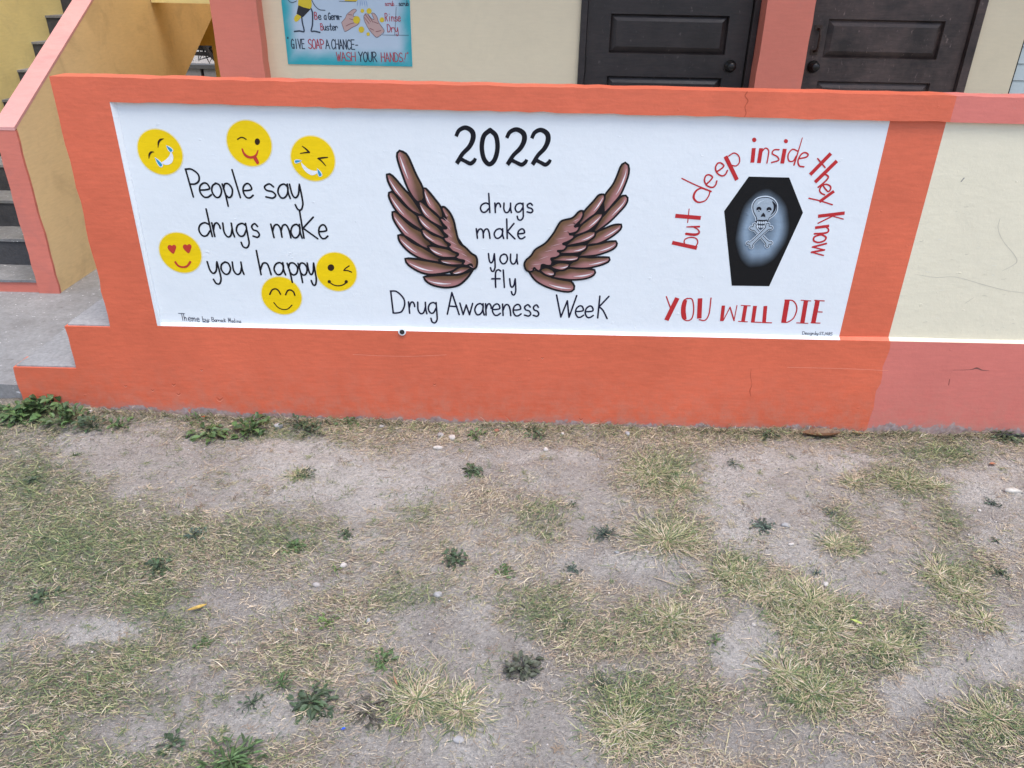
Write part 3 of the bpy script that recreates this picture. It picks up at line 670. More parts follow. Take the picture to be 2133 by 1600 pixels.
def tear(a, b, w): 
    a = np.array(a, float); b = np.array(b, float); d = b-a; n = np.array([-d[1], d[0]])/np.linalg.norm(d)*w
    def fn(mb):
        fpoly(mb, Z6, [tuple(a-d*.08), tuple(a+d*.5+n*1.05), tuple(b+n*1.1), tuple(b+d*.16), tuple(b-n*1.1), tuple(a+d*.5-n*1.05)], WHT, 0.0036, True)
        fpoly(mb, Z6, [tuple(a), tuple(a+d*.5+n*.6), tuple(b-d*.05+n*.75), tuple(b+d*.04), tuple(b-d*.05-n*.75), tuple(a+d*.5-n*.6)], BLUE, 0.0046, True)
    return fn
f = face(360, 303, 161, 'tilted laughing face crying blue tears')
fpart('eye', f, S([(346, 268), (350, 232), (364, 212), (388, 204)], [4, 14, 14, 3])); fpart('eye', f, S([(280, 348), (284, 318), (298, 302), (318, 301)], [4, 14, 14, 3]))
fpart('mouth', f, Pq([(368, 378), (402, 356), (428, 328), (440, 300), (456, 335), (450, 372), (424, 392), (392, 392)], WHT))
fpart('tear', f, tear((325, 342), (370, 400), 13)); fpart('tear', f, tear((406, 254), (445, 294), 13))
f = face(1006, 240, 162, 'winking face sticking its tongue out')
fpart('winking_eye', f, S([(922, 209), (945, 196), (965, 198), (984, 209)], 9)); fpart('eye', f, Pq(ell(1065, 226, 19, 24, 18), BRN, 0.003, False))
fpart('mouth', f, S([(956, 280), (968, 310), (990, 332), (1022, 340), (1055, 325), (1070, 290)], [12, 16, 20, 18, 14, 8], REDF)); fpart('tongue', f, Pq([(1030, 338), (1052, 330), (1068, 352), (1078, 378), (1066, 390), (1052, 376)], REDF, 0.0034))
f = face(1468, 350, 160, 'laughing face with screwed up eyes and tears')
fpart('eye', f, S([(1390, 258), (1418, 280), (1440, 303)], [6, 12, 13])); fpart('eye', f, S([(1442, 303), (1410, 306), (1377, 311)], [12, 10, 6]))
fpart('eye', f, S([(1574, 340), (1540, 343), (1506, 348)], [8, 13, 12])); fpart('eye', f, S([(1508, 348), (1532, 368), (1560, 400)], [12, 10, 6]))
fpart('mouth', f, Pq([(1380, 374), (1392, 412), (1418, 446), (1455, 468), (1488, 462), (1506, 440), (1468, 436), (1436, 424), (1405, 398)], WHT))
fpart('tear', f, tear((1386, 363), (1340, 371), 12)); fpart('tear', f, tear((1500, 422), (1523, 472), 13))
f = face(508, 1032, 151, 'smiling face with red heart eyes')
for hx, hy in ((446, 1000), (557, 996)):
    fpart('heart_eye', f, Pq([(hx, hy-20), (hx+16, hy-28), (hx+31, hy-16), (hx+28, hy+6), (hx+12, hy+38), (hx-14, hy+20), (hx-31, hy-4), (hx-26, hy-22), (hx-12, hy-26)], REDF))
fpart('mouth', f, S([(468, 1093), (490, 1122), (520, 1134), (555, 1128), (583, 1092)], 15, REDF, cap=False))
f = face(1638, 1170, 147, 'yellow face with one round eye and a wink')
fpart('eye', f, Pq(ell(1598, 1138, 24, 24, 20), BRN, 0.003, False)); fpart('winking_eye', f, lambda mb: (fstroke(mb, Z6, [(1730, 1126), (1706, 1142), (1692, 1158)], 9, BRN, 0.003), fstroke(mb, Z6, [(1692, 1159), (1720, 1160), (1747, 1171)], 9, BRN, 0.003)))
fpart('mouth', f, lambda mb: (fstroke(mb, Z6, [(1580, 1238), (1615, 1262), (1650, 1270), (1685, 1263), (1716, 1240)], 9, BRN, 0.003), fpoly(mb, Z6, ell(1586, 1239, 12, 12, 12), BRN, 0.004), fpoly(mb, Z6, ell(1709, 1240, 12, 12, 12), BRN, 0.004)))
f = face(1240, 1343, 145, 'smiling face with closed arched eyes')
fpart('eye', f, S([(1155, 1332), (1172, 1300), (1196, 1292), (1218, 1304), (1233, 1330)], 11)); fpart('eye', f, S([(1270, 1334), (1284, 1306), (1304, 1300), (1326, 1312), (1337, 1338)], 11))
fpart('mouth', f, S([(1185, 1392), (1215, 1426), (1250, 1441), (1286, 1437), (1316, 1410)], 8))

# ---- the two wings
BROWN = np.array([0.155, 0.085, 0.045]); PINKW = np.array([0.405, 0.19, 0.185]); INK = (0.010, 0.008, 0.010); GLOSS = (0.80, 0.74, 0.77)
def feather(mb, fr, up, lo, k, lw=9, hl=True, dark=1.0):
    off = 0.0014+k*0.00030
    U = resample(spline(up, 6), 18); L = resample(spline(lo, 6), 18); nc = 7; ids = []
    for i in range(18):
        s = i/17; row = []
        for j in range(nc):
            t = j/(nc-1); p = U[i]*(1-t)+L[i]*t; q = fr(*p)
            m = np.clip((t-0.28-0.45*max(0, s-0.45)+0.03*math.sin(i*0.9+k))/0.34, 0, 1)
            c = BROWN*(1-m)+PINKW*m; c = c*(1-0.55*max(0, s-0.6)/0.4*dark)
            row.append(mb.vert((q[0], fr.Y-off*0.5, q[1]), tuple(c)))
        ids.append(row)
    for i in range(17):
        for j in range(nc-1): mb.f.append([ids[i][j], ids[i+1][j], ids[i+1][j+1], ids[i][j+1]])
    edge = [tuple(p) for p in U[::-1]]+[tuple(p) for p in L[1:]]
    u = fr.unit(*up[0]); stroke(mb, [fr(*p) for p in edge], lw*u, fr.Y, off+0.0004, INK)
    if hl:
        a, b = 2, 10; H = [U[i]*0.30+L[i]*0.70 for i in range(a, b)]
        stroke(mb, [fr(*p) for p in H], np.linalg.norm(U[6]-L[6])*0.13*u, fr.Y, off+0.0002, GLOSS, taper=0.5, cap=False)
LW = [
 ([(205,115),(262,138),(300,190),(370,350),(440,490),(452,600),(400,645)], [(205,115),(178,150),(190,225),(235,360),(290,500),(350,600),(400,645)]),
 ([(75,355),(110,352),(160,395),(250,500),(330,590),(430,740)], [(75,355),(90,430),(150,540),(230,640),(320,720),(420,770)]),
 ([(98,540),(130,530),(200,590),(290,690),(400,790),(450,900)], [(98,540),(100,590),(150,690),(230,790),(330,880),(440,935)]),
 ([(133,735),(165,730),(240,790),(330,860),(430,930),(530,1060)], [(133,735),(140,800),(190,890),(260,980),(350,1050),(500,1115)]),
 ([(190,970),(230,965),(300,1000),(390,1060),(480,1115),(610,1190)], [(190,970),(205,1030),(270,1110),(350,1170),(450,1215),(610,1245)]),
 ([(448,1390),(500,1380),(620,1372),(750,1370),(860,1350),(945,1320)], [(448,1390),(480,1440),(560,1480),(680,1498),(800,1475),(890,1400),(945,1320)]),
 ([(262,1205),(320,1203),(430,1218),(560,1240),(700,1270),(830,1285)], [(262,1205),(280,1255),(350,1310),(450,1355),(560,1365),(730,1335),(830,1285)]),
 ([(448,492),(480,505),(560,600),(625,690),(645,780),(620,800)], [(448,492),(450,560),(480,660),(540,730),(620,800)]),
 ([(398,632),(430,630),(500,690),(600,780),(650,880)], [(398,632),(410,690),(450,770),(520,830),(640,895)]),
 ([(385,770),(430,765),(520,830),(600,890),(670,980)], [(385,770),(410,840),(460,900),(540,950),(660,1005)]),
 ([(425,915),(460,905),(540,960),(640,1000),(715,1080)], [(425,915),(450,980),(510,1030),(590,1075),(715,1105)]),
 ([(490,1080),(540,1075),(640,1095),(700,1110),(800,1160)], [(490,1080),(520,1130),(580,1175),(660,1195),(790,1195)]),
 ([(600,1218),(660,1208),(760,1210),(850,1235)], [(600,1218),(640,1250),(720,1270),(840,1270)]),
 ([(722,1350),(760,1320),(830,1285),(930,1290)], [(722,1350),(770,1368),(840,1355),(930,1305)]),
]
LBODY = ([(640,680),(668,690),(720,750),(755,830),(775,920),(810,1040),(870,1090),(930,1150),(975,1180),(990,1230),(980,1290),(945,1315)],
 [(640,680),(632,705),(655,760),(675,812),(640,795),(612,800),(645,855),(682,897),(640,903),(650,940),(692,980),(652,992),(668,1030),(718,1062),(697,1080),(740,1130),(800,1157),(772,1190),(802,1212),(860,1226),(842,1260),(880,1276),(930,1262),(945,1315)])
RW = [
 ([(1185,98),(1140,130),(1100,230),(1050,340),(960,460),(900,600),(850,690)], [(1185,98),(1222,130),(1225,220),(1190,330),(1130,460),(1040,570),(930,700),(850,690)]),
 ([(1190,465),(1140,475),(1060,560),(940,680),(870,800),(820,870)], [(1190,465),(1215,500),(1190,570),(1120,650),(1010,760),(850,880)]),
 ([(1140,785),(1060,790),(970,825),(860,880),(760,1000)], [(1140,785),(1140,830),(1080,890),(990,950),(880,1000),(750,1025)]),
 ([(1080,970),(1000,975),(900,1000),(770,1020),(680,1120)], [(1080,970),(1095,1010),(1050,1060),(960,1100),(850,1130),(680,1145)]),
 ([(1005,1150),(900,1148),(800,1155),(680,1150),(560,1230)], [(1005,1150),(1010,1190),(950,1225),(850,1255),(720,1275),(550,1265)]),
 ([(620,1470),(590,1420),(520,1405),(400,1380),(280,1330),(200,1290),(110,1300)], [(620,1470),(610,1515),(550,1535),(420,1515),(280,1465),(180,1400),(110,1300)]),
 ([(845,1290),(760,1275),(650,1275),(560,1270),(410,1310),(370,1350)], [(845,1290),(850,1330),(800,1370),(700,1395),(560,1400),(370,1375)]),
 ([(945,450),(890,460),(830,530),(730,640),(690,730)], [(945,450),(960,490),(930,560),(850,670),(680,800)]),
 ([(930,665),(870,665),(780,720),(690,800),(620,890)], [(930,665),(930,700),(880,770),(800,840),(720,880),(610,915)]),
 ([(850,865),(790,860),(700,890),(620,930),(540,1000)], [(850,865),(850,910),(790,960),(700,990),(530,1025)]),
 ([(760,1010),(700,1008),(620,1020),(540,1030),(460,1090)], [(760,1010),(755,1050),(700,1090),(600,1108),(450,1110)]),
 ([(670,1140),(620,1125),(540,1125),(470,1130),(380,1170)], [(670,1140),(660,1175),(600,1195),(500,1195),(380,1190)]),
 ([(570,1225),(520,1210),(440,1210),(370,1240),(340,1250)], [(570,1225),(545,1270),(480,1295),(400,1280),(340,1250)]),
 ([(405,1320),(380,1290),(320,1265),(270,1270),(240,1290)], [(405,1320),(395,1350),(350,1362),(290,1340),(240,1300)]),
]
RBODY = ([(715,632),(670,642),(600,710),(480,745),(430,810),(390,880),(300,990),(190,1060),(140,1130),(85,1180),(65,1230),(85,1290),(125,1310)],
 [(715,632),(718,680),(690,738),(622,808),(668,802),(672,830),(640,870),(562,893),(612,902),(612,935),(560,970),(492,1000),(525,1012),(532,1035),(500,1070),(432,1078),(457,1092),(462,1122),(420,1150),(362,1162),(375,1195),(362,1236),(320,1242),(262,1230),(250,1280),(230,1302),(198,1288),(175,1265),(160,1298),(125,1310)])
for fr, feats, body, lab in ((ZL, LW, LBODY, 'left brown wing beside the lettering'), (ZR, RW, RBODY, 'right brown wing beside the lettering')):
    mb = MB(); fpoly(mb, fr, [(400,560),(450,540),(640,720),(740,900),(940,1200),(940,1310),(740,1340),(520,1180),(400,860),(340,640)] if fr is ZL else [(950,520),(960,640),(850,900),(720,1130),(560,1290),(380,1380),(130,1300),(300,1010),(480,790),(700,700)], INK, 0.0010)
    for k, (u, l) in enumerate(feats): feather(mb, fr, u, l, k, 22)
    # the covert: filled outline, then streaks
    u, l = body; q = spline(u, 5)+spline(l, 3)[::-1]
    off = 0.0014+15*0.00030
    ids = []; U = resample(spline(u, 6), 40); L = resample(spline(l, 3), 40)
    for i in range(40):
        row = []
        for j in range(6):
            t = j/5; p = U[i]*(1-t)+L[i]*t; mm = np.clip((t-0.25)/0.4, 0, 1); c = BROWN*1.1*(1-mm)+PINKW*0.92*mm
            qq = fr(*p); row.append(mb.vert((qq[0], fr.Y-off*0.5, qq[1]), tuple(c)))
        ids.append(row)
    for i in range(39):
        for j in range(5): mb.f.append([ids[i][j], ids[i+1][j], ids[i+1][j+1], ids[i][j+1]])
    un = fr.unit(*u[0]); edge = [tuple(p) for p in spline(u, 6)[::-1]]+[tuple(p) for p in spline(l, 4)[1:]]
    stroke(mb, [fr(*p) for p in edge], 22*un, fr.Y, off+0.0005, INK)
    for i in range(3, 36, 4):
        a = U[i]*0.25+L[i]*0.75; b = U[min(i+3, 39)]*0.6+L[min(i+3, 39)]*0.4
        stroke(mb, [fr(*(a*(1-t)+b*t)) for t in np.linspace(0, 1, 6)], 7*un, fr.Y, off+0.0005, (0.56, 0.36, 0.37), taper=0.5, cap=False)
    tag(mb.build('wing', m_mural, WALL), lab)

# ---- the coffin with skull and crossed bones
mb = MB(); BK = (0.006, 0.006, 0.007)
fpoly(mb, ZK, [(490, 110), (1008, 122), (1185, 572), (752, 1515), (272, 1508), (175, 552)], BK, 0.0012)
rings = []
for ri, rr in enumerate(np.linspace(0.02, 1, 12)):
    row = []
    for k in range(64):
        t = 2*math.pi*k/64; wob = 1+0.025*math.sin(3*t+1)+0.012*math.sin(7*t)+0.006*math.sin(13*t+2*rr)
        x = 662+rr*wob*(350*math.cos(t)*0.985+505*math.sin(t)*-0.10); y = 778+rr*wob*(505*math.sin(t)+352*math.cos(t)*-0.08)
        v = 1-min(1, max(0, (rr-0.60)/0.40)); v *= 0.82+0.22*fbm(np.array([x]), np.array([y]), 0.012, 5)[0]+0.06*math.sin(9*t+rr*14)*rr
        v *= 0.58+0.55*math.exp(-((rr-0.66)/0.22)**2)
        c = (0.006+0.26*v, 0.006+0.35*v, 0.007+0.45*v); q = ZK(x, y)
        row.append(mb.vert((q[0], YP-0.0014, q[1]), c))
    rings.append(row)
for a, b in zip(rings, rings[1:]):
    for k in range(64): mb.f.append([a[k], a[(k+1) % 64], b[(k+1) % 64], b[k]])
mb.f.append(rings[0])
COFF = mb.build('coffin', m_mural, WALL)
HALO = (0.62, 0.70, 0.78); BONE = (0.36, 0.43, 0.50); DK = (0.012, 0.013, 0.02)
def skull_outline(): return [(592, 672), (585, 630), (560, 580), (543, 530), (545, 465), (585, 405), (650, 378), (735, 376), (805, 408), (843, 465), (842, 540), (805, 600), (750, 640), (728, 672)]
def both(pts_closed, o, w=9):
    fpoly(mb, ZK, pts_closed, BONE, o, True, 5); fstroke(mb, ZK, list(pts_closed)+[pts_closed[0]], w, DK, o+0.0008)
mb = MB(); sk = skull_outline()
fstroke(mb, ZK, sk, 36, HALO, 0.0036); both(sk, 0.0048)
fstroke(mb, ZK, [(590, 480), (620, 440), (680, 412)], [4, 22, 4], (0.55, 0.63, 0.70), 0.0056); fstroke(mb, ZK, [(795, 430), (822, 480), (812, 545), (770, 600)], [14, 34, 26, 6], DK, 0.0056)
for e in ((618, 524), (748, 528)): fpoly(mb, ZK, ell(e[0], e[1], 33, 30, 18), DK, 0.0062); fstroke(mb, ZK, [(e[0]-22, e[1]+22), (e[0], e[1]+12), (e[0]+20, e[1]+24)], 8, HALO, 0.0072)
fpoly(mb, ZK, [(676, 568), (650, 600), (640, 625), (670, 618), (700, 628), (698, 598)], DK, 0.0062)
fstroke(mb, ZK, [(610, 662), (665, 668), (720, 662)], 7, DK, 0.0062)
for row, y0 in enumerate((692, 742)):
    fstroke(mb, ZK, [(592, y0), (655, y0+8), (718, y0)], 46, DK, 0.0054+0.0001*row)
    for k in range(5): fpoly(mb, ZK, ell(603+k*26, y0+3+4*math.sin(k*0.8), 10, 18, 12), HALO, 0.0066)
mb.build('skull', m_mural, COFF)
def bone(a, b, w, r, o):
    global mb
    mb = MB(); a = np.array(a, float); b = np.array(b, float); d = (b-a)/np.linalg.norm(b-a); n = np.array([-d[1], d[0]])
    pts = []
    for (e, s) in ((a, -1), (b, 1)):
        t = d*s; nn = n*s
        pts += [e-t*r*1.3+nn*w*0.5*-1, e-t*r*0.3-nn*r*1.25, e+t*r*0.35-nn*r*1.35, e+t*r*0.75-nn*r*0.75, e+t*r*0.2, e+t*r*0.75+nn*r*0.75, e+t*r*0.35+nn*r*1.35, e-t*r*0.3+nn*r*1.25, e-t*r*1.3+nn*w*0.5]
    pts = [tuple(p) for p in pts]
    fstroke(mb, ZK, pts+[pts[0]], 26, HALO, o); both(pts, o+0.0012, 8)
    mb.build('bone', m_mural, COFF)
bone((545, 752), (742, 972), 44, 36, 0.0060); bone((745, 745), (502, 978), 44, 36, 0.0092)

# ---- drain hole, coping crack, hairline cracks
mb = MB(); c = onY(838, 690, YF); mb.lathe([(0.016, 0.0), (0.016, 0.006), (0.0105, 0.007), (0.0095, -0.002)], (c[0], -0.002, c[2]), (0, -1, 0), 18); mb.build('drain_rim', m_white, WALL)
mb = MB(); mb.lathe([(0.0096, 0.0), (0.0096, 0.008)], (c[0], -0.0022, c[2]), (0, -1, 0), 16); mb.build('drain_hole', m_gap, WALL)
FW = Frame(0, 0, 1.0, YF); FP = Frame(0, 0, 1.0, YP); FB = Frame(0, 0, 1.0, YF)
mb = MB(); CK = (0.44, 0.085, 0.045); CG = (0.585, 0.55, 0.445)
fstroke(mb, FW, [(1556, 192), (1552, 200), (1558, 210), (1552, 222), (1554, 236), (1550, 244)], [3, 1.5, 2, 1.2, 1.5, 1], CK, 0.0006)
fstroke(mb, FB, [(1565, 768), (1563, 782), (1566, 800), (1562, 814), (1564, 826)], [.4, .9, .5, 2.2, .5], CK, 0.0006)
fstroke(mb, FB, [(735, 738), (790, 741), (860, 742), (930, 739)], 0.9, (0.82, 0.30, 0.2), 0.0006)
fstroke(mb, FB, [(1640, 765), (1760, 768), (1850, 772)], 0.9, (0.82, 0.30, 0.2), 0.0006)
for (x, y, s) in ((262, 803, 3), (318, 812, 3), (362, 800, 4), (372, 820, 4), (458, 829, 7), (120, 825, 5), (1130, 745, 2.5), (420, 770, 2.5), (905, 800, 3), (1210, 872, 4)):
    fstroke(mb, FB, [(x-s, y-s*.3), (x, y+s*.5), (x+s, y-s*.2)], [0.8, 2.0, 0.8], CK, 0.0006); fstroke(mb, FB, [(x-s, y+s*.4), (x, y+s*1.1), (x+s, y+s*.4)], [0.5, 1.3, 0.5], (0.85, 0.33, 0.22), 0.0008)
mb.build('plaster_cracks', m_mural, WALL)
mb = MB()
fstroke(mb, FP, [(2083, 455), (2079, 475), (2088, 500), (2112, 530), (2118, 545), (2106, 555), (2088, 564)], [1.2, 1.5, 1, 1.6, 2.2, 1.2, .8], CG, 0.0006)
fstroke(mb, FP, [(1905, 571), (1950, 578), (1990, 577), (2045, 592), (2095, 605), (2150, 614), (2220, 640)], [.6, 1.2, .8, 1.4, 1, 1, .6], CG, 0.0006)
fstroke(mb, FP, [(2002, 378), (2008, 371)], 2.2, (0.25, 0.25, 0.24), 0.0006); fstroke(mb, FP, [(2010, 632), (2028, 620)], 1.0, CG, 0.0006)
for k in range(26):
    x = random.uniform(1900, 2130); y = random.uniform(430, 690); s = random.uniform(1.5, 5)
    fstroke(mb, FP, [(x-s, y+random.uniform(-1, 1)), (x, y+random.uniform(-1, 1)), (x+s, y+random.uniform(-2, 1))], random.uniform(.5, 1.1), random.choice([CG, (0.80, 0.78, 0.68)]), 0.0006)
fstroke(mb, FB, [(1985, 771), (2020, 770), (2034, 767), (2046, 771), (2060, 772)], [.4, .8, 4, 1.5, .4], (0.20, 0.09, 0.075), 0.0006)
fstroke(mb, FB, [(1978, 790), (1976, 802)], 1.4, (0.25, 0.08, 0.06), 0.0006)
tag(mb.build('plaster_cracks', m_mural, WALL), 'hairline cracks in the cream panel')

# ------------------------------------------------------------------ entrance steps and porch floor
STEPS = thing('entrance_steps', 'two pale concrete steps rising behind the stepped end of the orange wall', 'steps', (-1.9, 0.5, 0.1))
z1 = S1b[1]; z2 = S2a[1]
def slab(name, x0, x1, y0, y1, z0, z, par, mat, lab=None, step=0.05):
    mb = MB(); o = []
    n = int((y1-y0)/step)
    for k in range(n+1): o.append((x0+random.gauss(0, 0.0035), y0+(y1-y0)*k/n))
    mb.prism(o+[(x1, y1), (x1, y0)], 'z', z0, z); q = mb.build(name, mat, par)
    return q
slab('step', S1a[0]+0.012, S2a[0]+0.01, YF+0.009, 1.72, 0.09, z1+0.006, STEPS, m_tread)
slab('step', S2a[0]+0.008, XLEFT-0.002, YF+0.010, 1.72, 0.09, z2+0.006, STEPS, m_tread)
# (the steps butt against the inside of the low wall)
# ------------------------------------------------------------------ school building behind the porch
BLD = thing('school_building', 'cream school building with dark doors, pink columns and a porch behind the low wall', 'building', (1.5, 3.0, 0))
YW = 1.7; ZFL = z2+0.002; ZCE = 3.3
mb = MB(); mb.box(XLEFT, 6.2, YB+0.001, YW, 0.0, ZFL-0.001); mb.build('porch_floor', m_tread, BLD)
def dX(px, py, Y=YW): return float(onY(px, py, Y)[0])
D1 = ((dX(1203, 185)+dX(1210, 0))/2, (dX(1556, 186)+dX(1590, 0))/2)
COL2Y = YW-0.13; C2 = ((dX(1573, 193, COL2Y)+dX(1597, 0, COL2Y))/2, (dX(1667, 195, COL2Y)+dX(1700, 0, COL2Y))/2)
D2 = ((dX(1672, 195)+dX(1704, 0))/2, (dX(2003, 200)+dX(2054, 0))/2)
D1 = (D1[0], min(D1[1], C2[0]-0.004)); D2 = (C2[1]-0.05, D2[1])
COL1Y = YW-0.10; C1 = ((dX(459, 163, COL1Y)+dX(436, 0, COL1Y))/2, (dX(555, 168, COL1Y)+dX(531, 0, COL1Y))/2)
WX = (dX(1960+915/6.665, 1345/6.665)+dX(1960+1125/6.665, 640/6.665))/2
ZDOOR = ZFL+2.08
mb = MB()
for (a, b, c0, c1) in ((C1[0]+0.02, D1[0], ZFL, ZCE), (D1[0], D1[1], ZDOOR, ZCE), (D1[1], D2[0], ZFL, ZCE), (D2[0], D2[1], ZDOOR, ZCE), (D2[1], WX, ZFL, ZCE), (WX, WX+1.3, ZDOOR, ZCE), (WX+1.3, 6.2, ZFL, ZCE)):
    mb.box(a, b, YW, YW+0.2, c0, c1)
mb.box(WX, WX+1.3, YW, YW+0.2, ZFL, ZFL+0.62)
mb.build('porch_wall', m_porch, BLD)
mb = MB(); mb.box(C1[0]+0.02, C1[0]+0.22, YW+0.2, 4.6, 0.0, ZCE); mb.build('side_wall', m_mustard, BLD)
mb = MB(); mb.prism(jag([(C1[0], ZFL), (C1[1], ZFL), (C1[1], ZCE), (C1[0], ZCE)], (1, 3), 0.08, 0.0015), 'y', COL1Y, YW+0.06); mb.build('column', m_pinkcol, BLD)
mb = MB(); mb.prism(jag([(C2[0], ZFL), (C2[1], ZFL), (C2[1], ZCE), (C2[0], ZCE)], (1, 3), 0.08, 0.0015), 'y', COL2Y, YW+0.06); mb.build('column', m_pinkcol, BLD)
mb = MB(); mb.box(-1.42, 6.2, 0.75, 5.0, ZCE, ZCE+0.15); mb.build('upper_floor_slab', m_ceiling, BLD)
mb = MB(); mb.box(-1.0, 6.2, YW+0.21, 5.0, 0.0, 0.2); mb.box(-1.0, 6.2, 4.8, 5.0, 0.2, ZCE); mb.build('inner_wall', m_cream, BLD)
# doors
def door(x0, x1, mat, knob_left, pan_z, lab, fr_l, fr_r, lip):
    fl = fr_l; frr = fr_r
    mf = MB(); mf.box(x0, x0+fl, YW-0.022, YW+0.1, ZFL, ZDOOR); mf.box(x1-frr, x1, YW-0.022, YW+0.1, ZFL, ZDOOR); mf.box(x0+fl, x1-frr, YW-0.022, YW+0.1, ZDOOR-0.06, ZDOOR)
    fo = mf.build('door_frame', mat, BLD)
    a, b = x0+fl+0.005, x1-frr-0.005; yf = YW+0.004; mbd = MB(); st = lip
    zs = [ZFL+0.02]; pans = []
    for (p0, p1) in pan_z: pans.append((p0, p1))
    pans.sort(); zc = ZFL+0.02; top = ZDOOR-0.066
    xa, xb = a+st[0], b-st[1]
    def rect(y, X0, X1, Z0, Z1): return [(X0, y, Z0), (X1, y, Z0), (X1, y, Z1), (X0, y, Z1)]
    mbd.poly(rect(yf, a, xa, zc, top)); mbd.poly(rect(yf, xb, b, zc, top))
    for (p0, p1) in pans:
        mbd.poly(rect(yf, xa, xb, zc, p0)); zc = p1
        o0 = rect(yf, xa, xb, p0, p1); i0 = rect(yf+0.019, xa+0.004, xb-0.004, p0+0.004, p1-0.004)
        m1 = 0.034; i1 = rect(yf+0.003, xa+m1, xb-m1, p0+m1, p1-m1)
        for A0, B0 in ((o0, i0), (i0, i1)):
            for k in range(4): j = (k+1) % 4; mbd.poly([A0[k], A0[j], B0[j], B0[k]])
        mbd.poly(i1)
    mbd.poly(rect(yf, xa, xb, zc, top))
    mbd.poly(rect(yf+0.045, a, b, ZFL+0.02, top))
    for q in ((a, 1), (b, -1)): mbd.poly([(q[0], yf, ZFL+0.02), (q[0], yf+0.045, ZFL+0.02), (q[0], yf+0.045, top), (q[0], yf, top)])
    d = mbd.build('door', mat, BLD, recalc=False); tag(d, lab)
    return d, a, b, yf
def zz(y, x=1400): return float(onY(x, y, YW)[2])
pz1 = [(zz(113), zz(31)), (zz(161)-0.33, zz(161)), (zz(31)+0.13, zz(31)+0.45), (zz(31)+0.58, zz(31)+0.78)]
d1, a1, b1, yf = door(D1[0], D1[1], m_door1, False, [p for p in pz1 if p[1] < ZDOOR-0.1], 'nearly black door with knob at its right edge', 0.034, 0.03, (0.125, 0.115))
pz2 = [(zz(123, 1850), zz(42, 1850)), (zz(172, 1850)-0.33, zz(172, 1850)), (zz(42, 1850)+0.13, zz(42, 1850)+0.45), (zz(42, 1850)+0.58, zz(42, 1850)+0.78)]
d2, a2, b2, yf = door(D2[0], D2[1], m_door2, True, [p for p in pz2 if p[1] < ZDOOR-0.1], 'worn brown door with pull handle and knob at its left edge', 0.052, 0.045, (0.125, 0.135))
for d, (kx, ky) in ((d1, (1523, 139)), (d2, (1697, 140))):
    c = onY(kx, ky, yf-0.03); mb = MB()
    mb.lathe([(0.033, 0.0), (0.033, 0.006), (0.013, 0.011), (0.011, 0.022), (0.021, 0.029), (0.025, 0.040), (0.020, 0.050), (0.007, 0.053)], (c[0], yf, c[2]), (0, -1, 0), 22)
    mb.build('knob', m_knob, d, smooth=True)
pt, pb = onY(1705, 60, yf-0.02), onY(1700, 108, yf-0.02); mb = MB(); hx = (pt[0]+pb[0])/2
mb.box(hx-0.02, hx+0.02, yf-0.004, yf, pt[2]-0.01, pt[2]+0.018); mb.box(hx-0.02, hx+0.02, yf-0.004, yf, pb[2]-0.018, pb[2]+0.01)
mb.tube([(hx, yf, pt[2]), (hx+.004, yf-0.03, pt[2]-0.006), (hx+.006, yf-0.036, pt[2]-0.03), (hx+.006, yf-0.036, pb[2]+0.03), (hx+.004, yf-0.03, pb[2]+0.006), (hx, yf, pb[2])], 0.007, 8)
mb.build('pull_handle', m_rust, d2)
mb = MB(); hz = zz(135, 1218); mb.tube([(a1-0.004, yf-0.008, hz-0.045), (a1-0.004, yf-0.008, hz+0.045)], 0.008, 8); mb.build('hinge', m_knob, d1)
# louvre window right of the doors
WZ0 = ZFL+0.62
mb = MB(); mb.prism([(WX, WZ0), (WX+1.3, WZ0), (WX+1.3, ZDOOR), (WX+1.288, ZDOOR), (WX+1.288, WZ0+0.012), (WX+0.012, WZ0+0.012), (WX+0.012, ZDOOR), (WX, ZDOOR)], 'y', YW+0.01, YW+0.12); WIN = mb.build('window', m_gap, BLD)
mb = MB(); mb.box(WX+0.012, WX+1.288, YW+0.10, YW+0.11, WZ0+0.013, ZDOOR); mb.build('backing', m_gap, WIN)
zl = [float(onY(2133, y, YW)[2]) for y in (98.5, 134, 169.5)]; pitch = (zl[0]-zl[2])/2
z = zl[2]-5*pitch
while z+pitch < ZDOOR:
    if z > WZ0+0.012:
        mb = MB(); x0, x1 = WX+0.013, WX+1.287
        mb.prism([(YW+0.030, z+0.0015), (YW+0.026, z+0.0015), (YW+0.034, z+pitch-0.0015), (YW+0.038, z+pitch-0.0015)], 'x', x0, x1); mb.build('slat', m_slat, WIN)
    z += pitch
mb = MB(); mb.box(WX-0.02, WX+1.32, YW-0.015, YW+0.02, WZ0-0.04, WZ0); mb.build('window_sill', m_porch, BLD)

# rear wall of the open stairwell, with a low opening
YR = 4.6; OX0, OX1, OZ1 = -3.9, -2.796, 1.142
mb = MB(); mb.box(-5.2, OX0, YR, YR+0.12, 0.09, ZCE); mb.box(OX1, C1[0]+0.02, YR, YR+0.12, 0.09, ZCE); mb.box(OX0, OX1, YR, YR+0.12, OZ1, ZCE); mb.build('rear_wall', m_mustard, BLD)
mb = MB(); mb.box(-2.575, C1[0]+0.018, 3.0, 3.14, 1.53, 1.9); mb.build('beam', m_yellow, BLD)

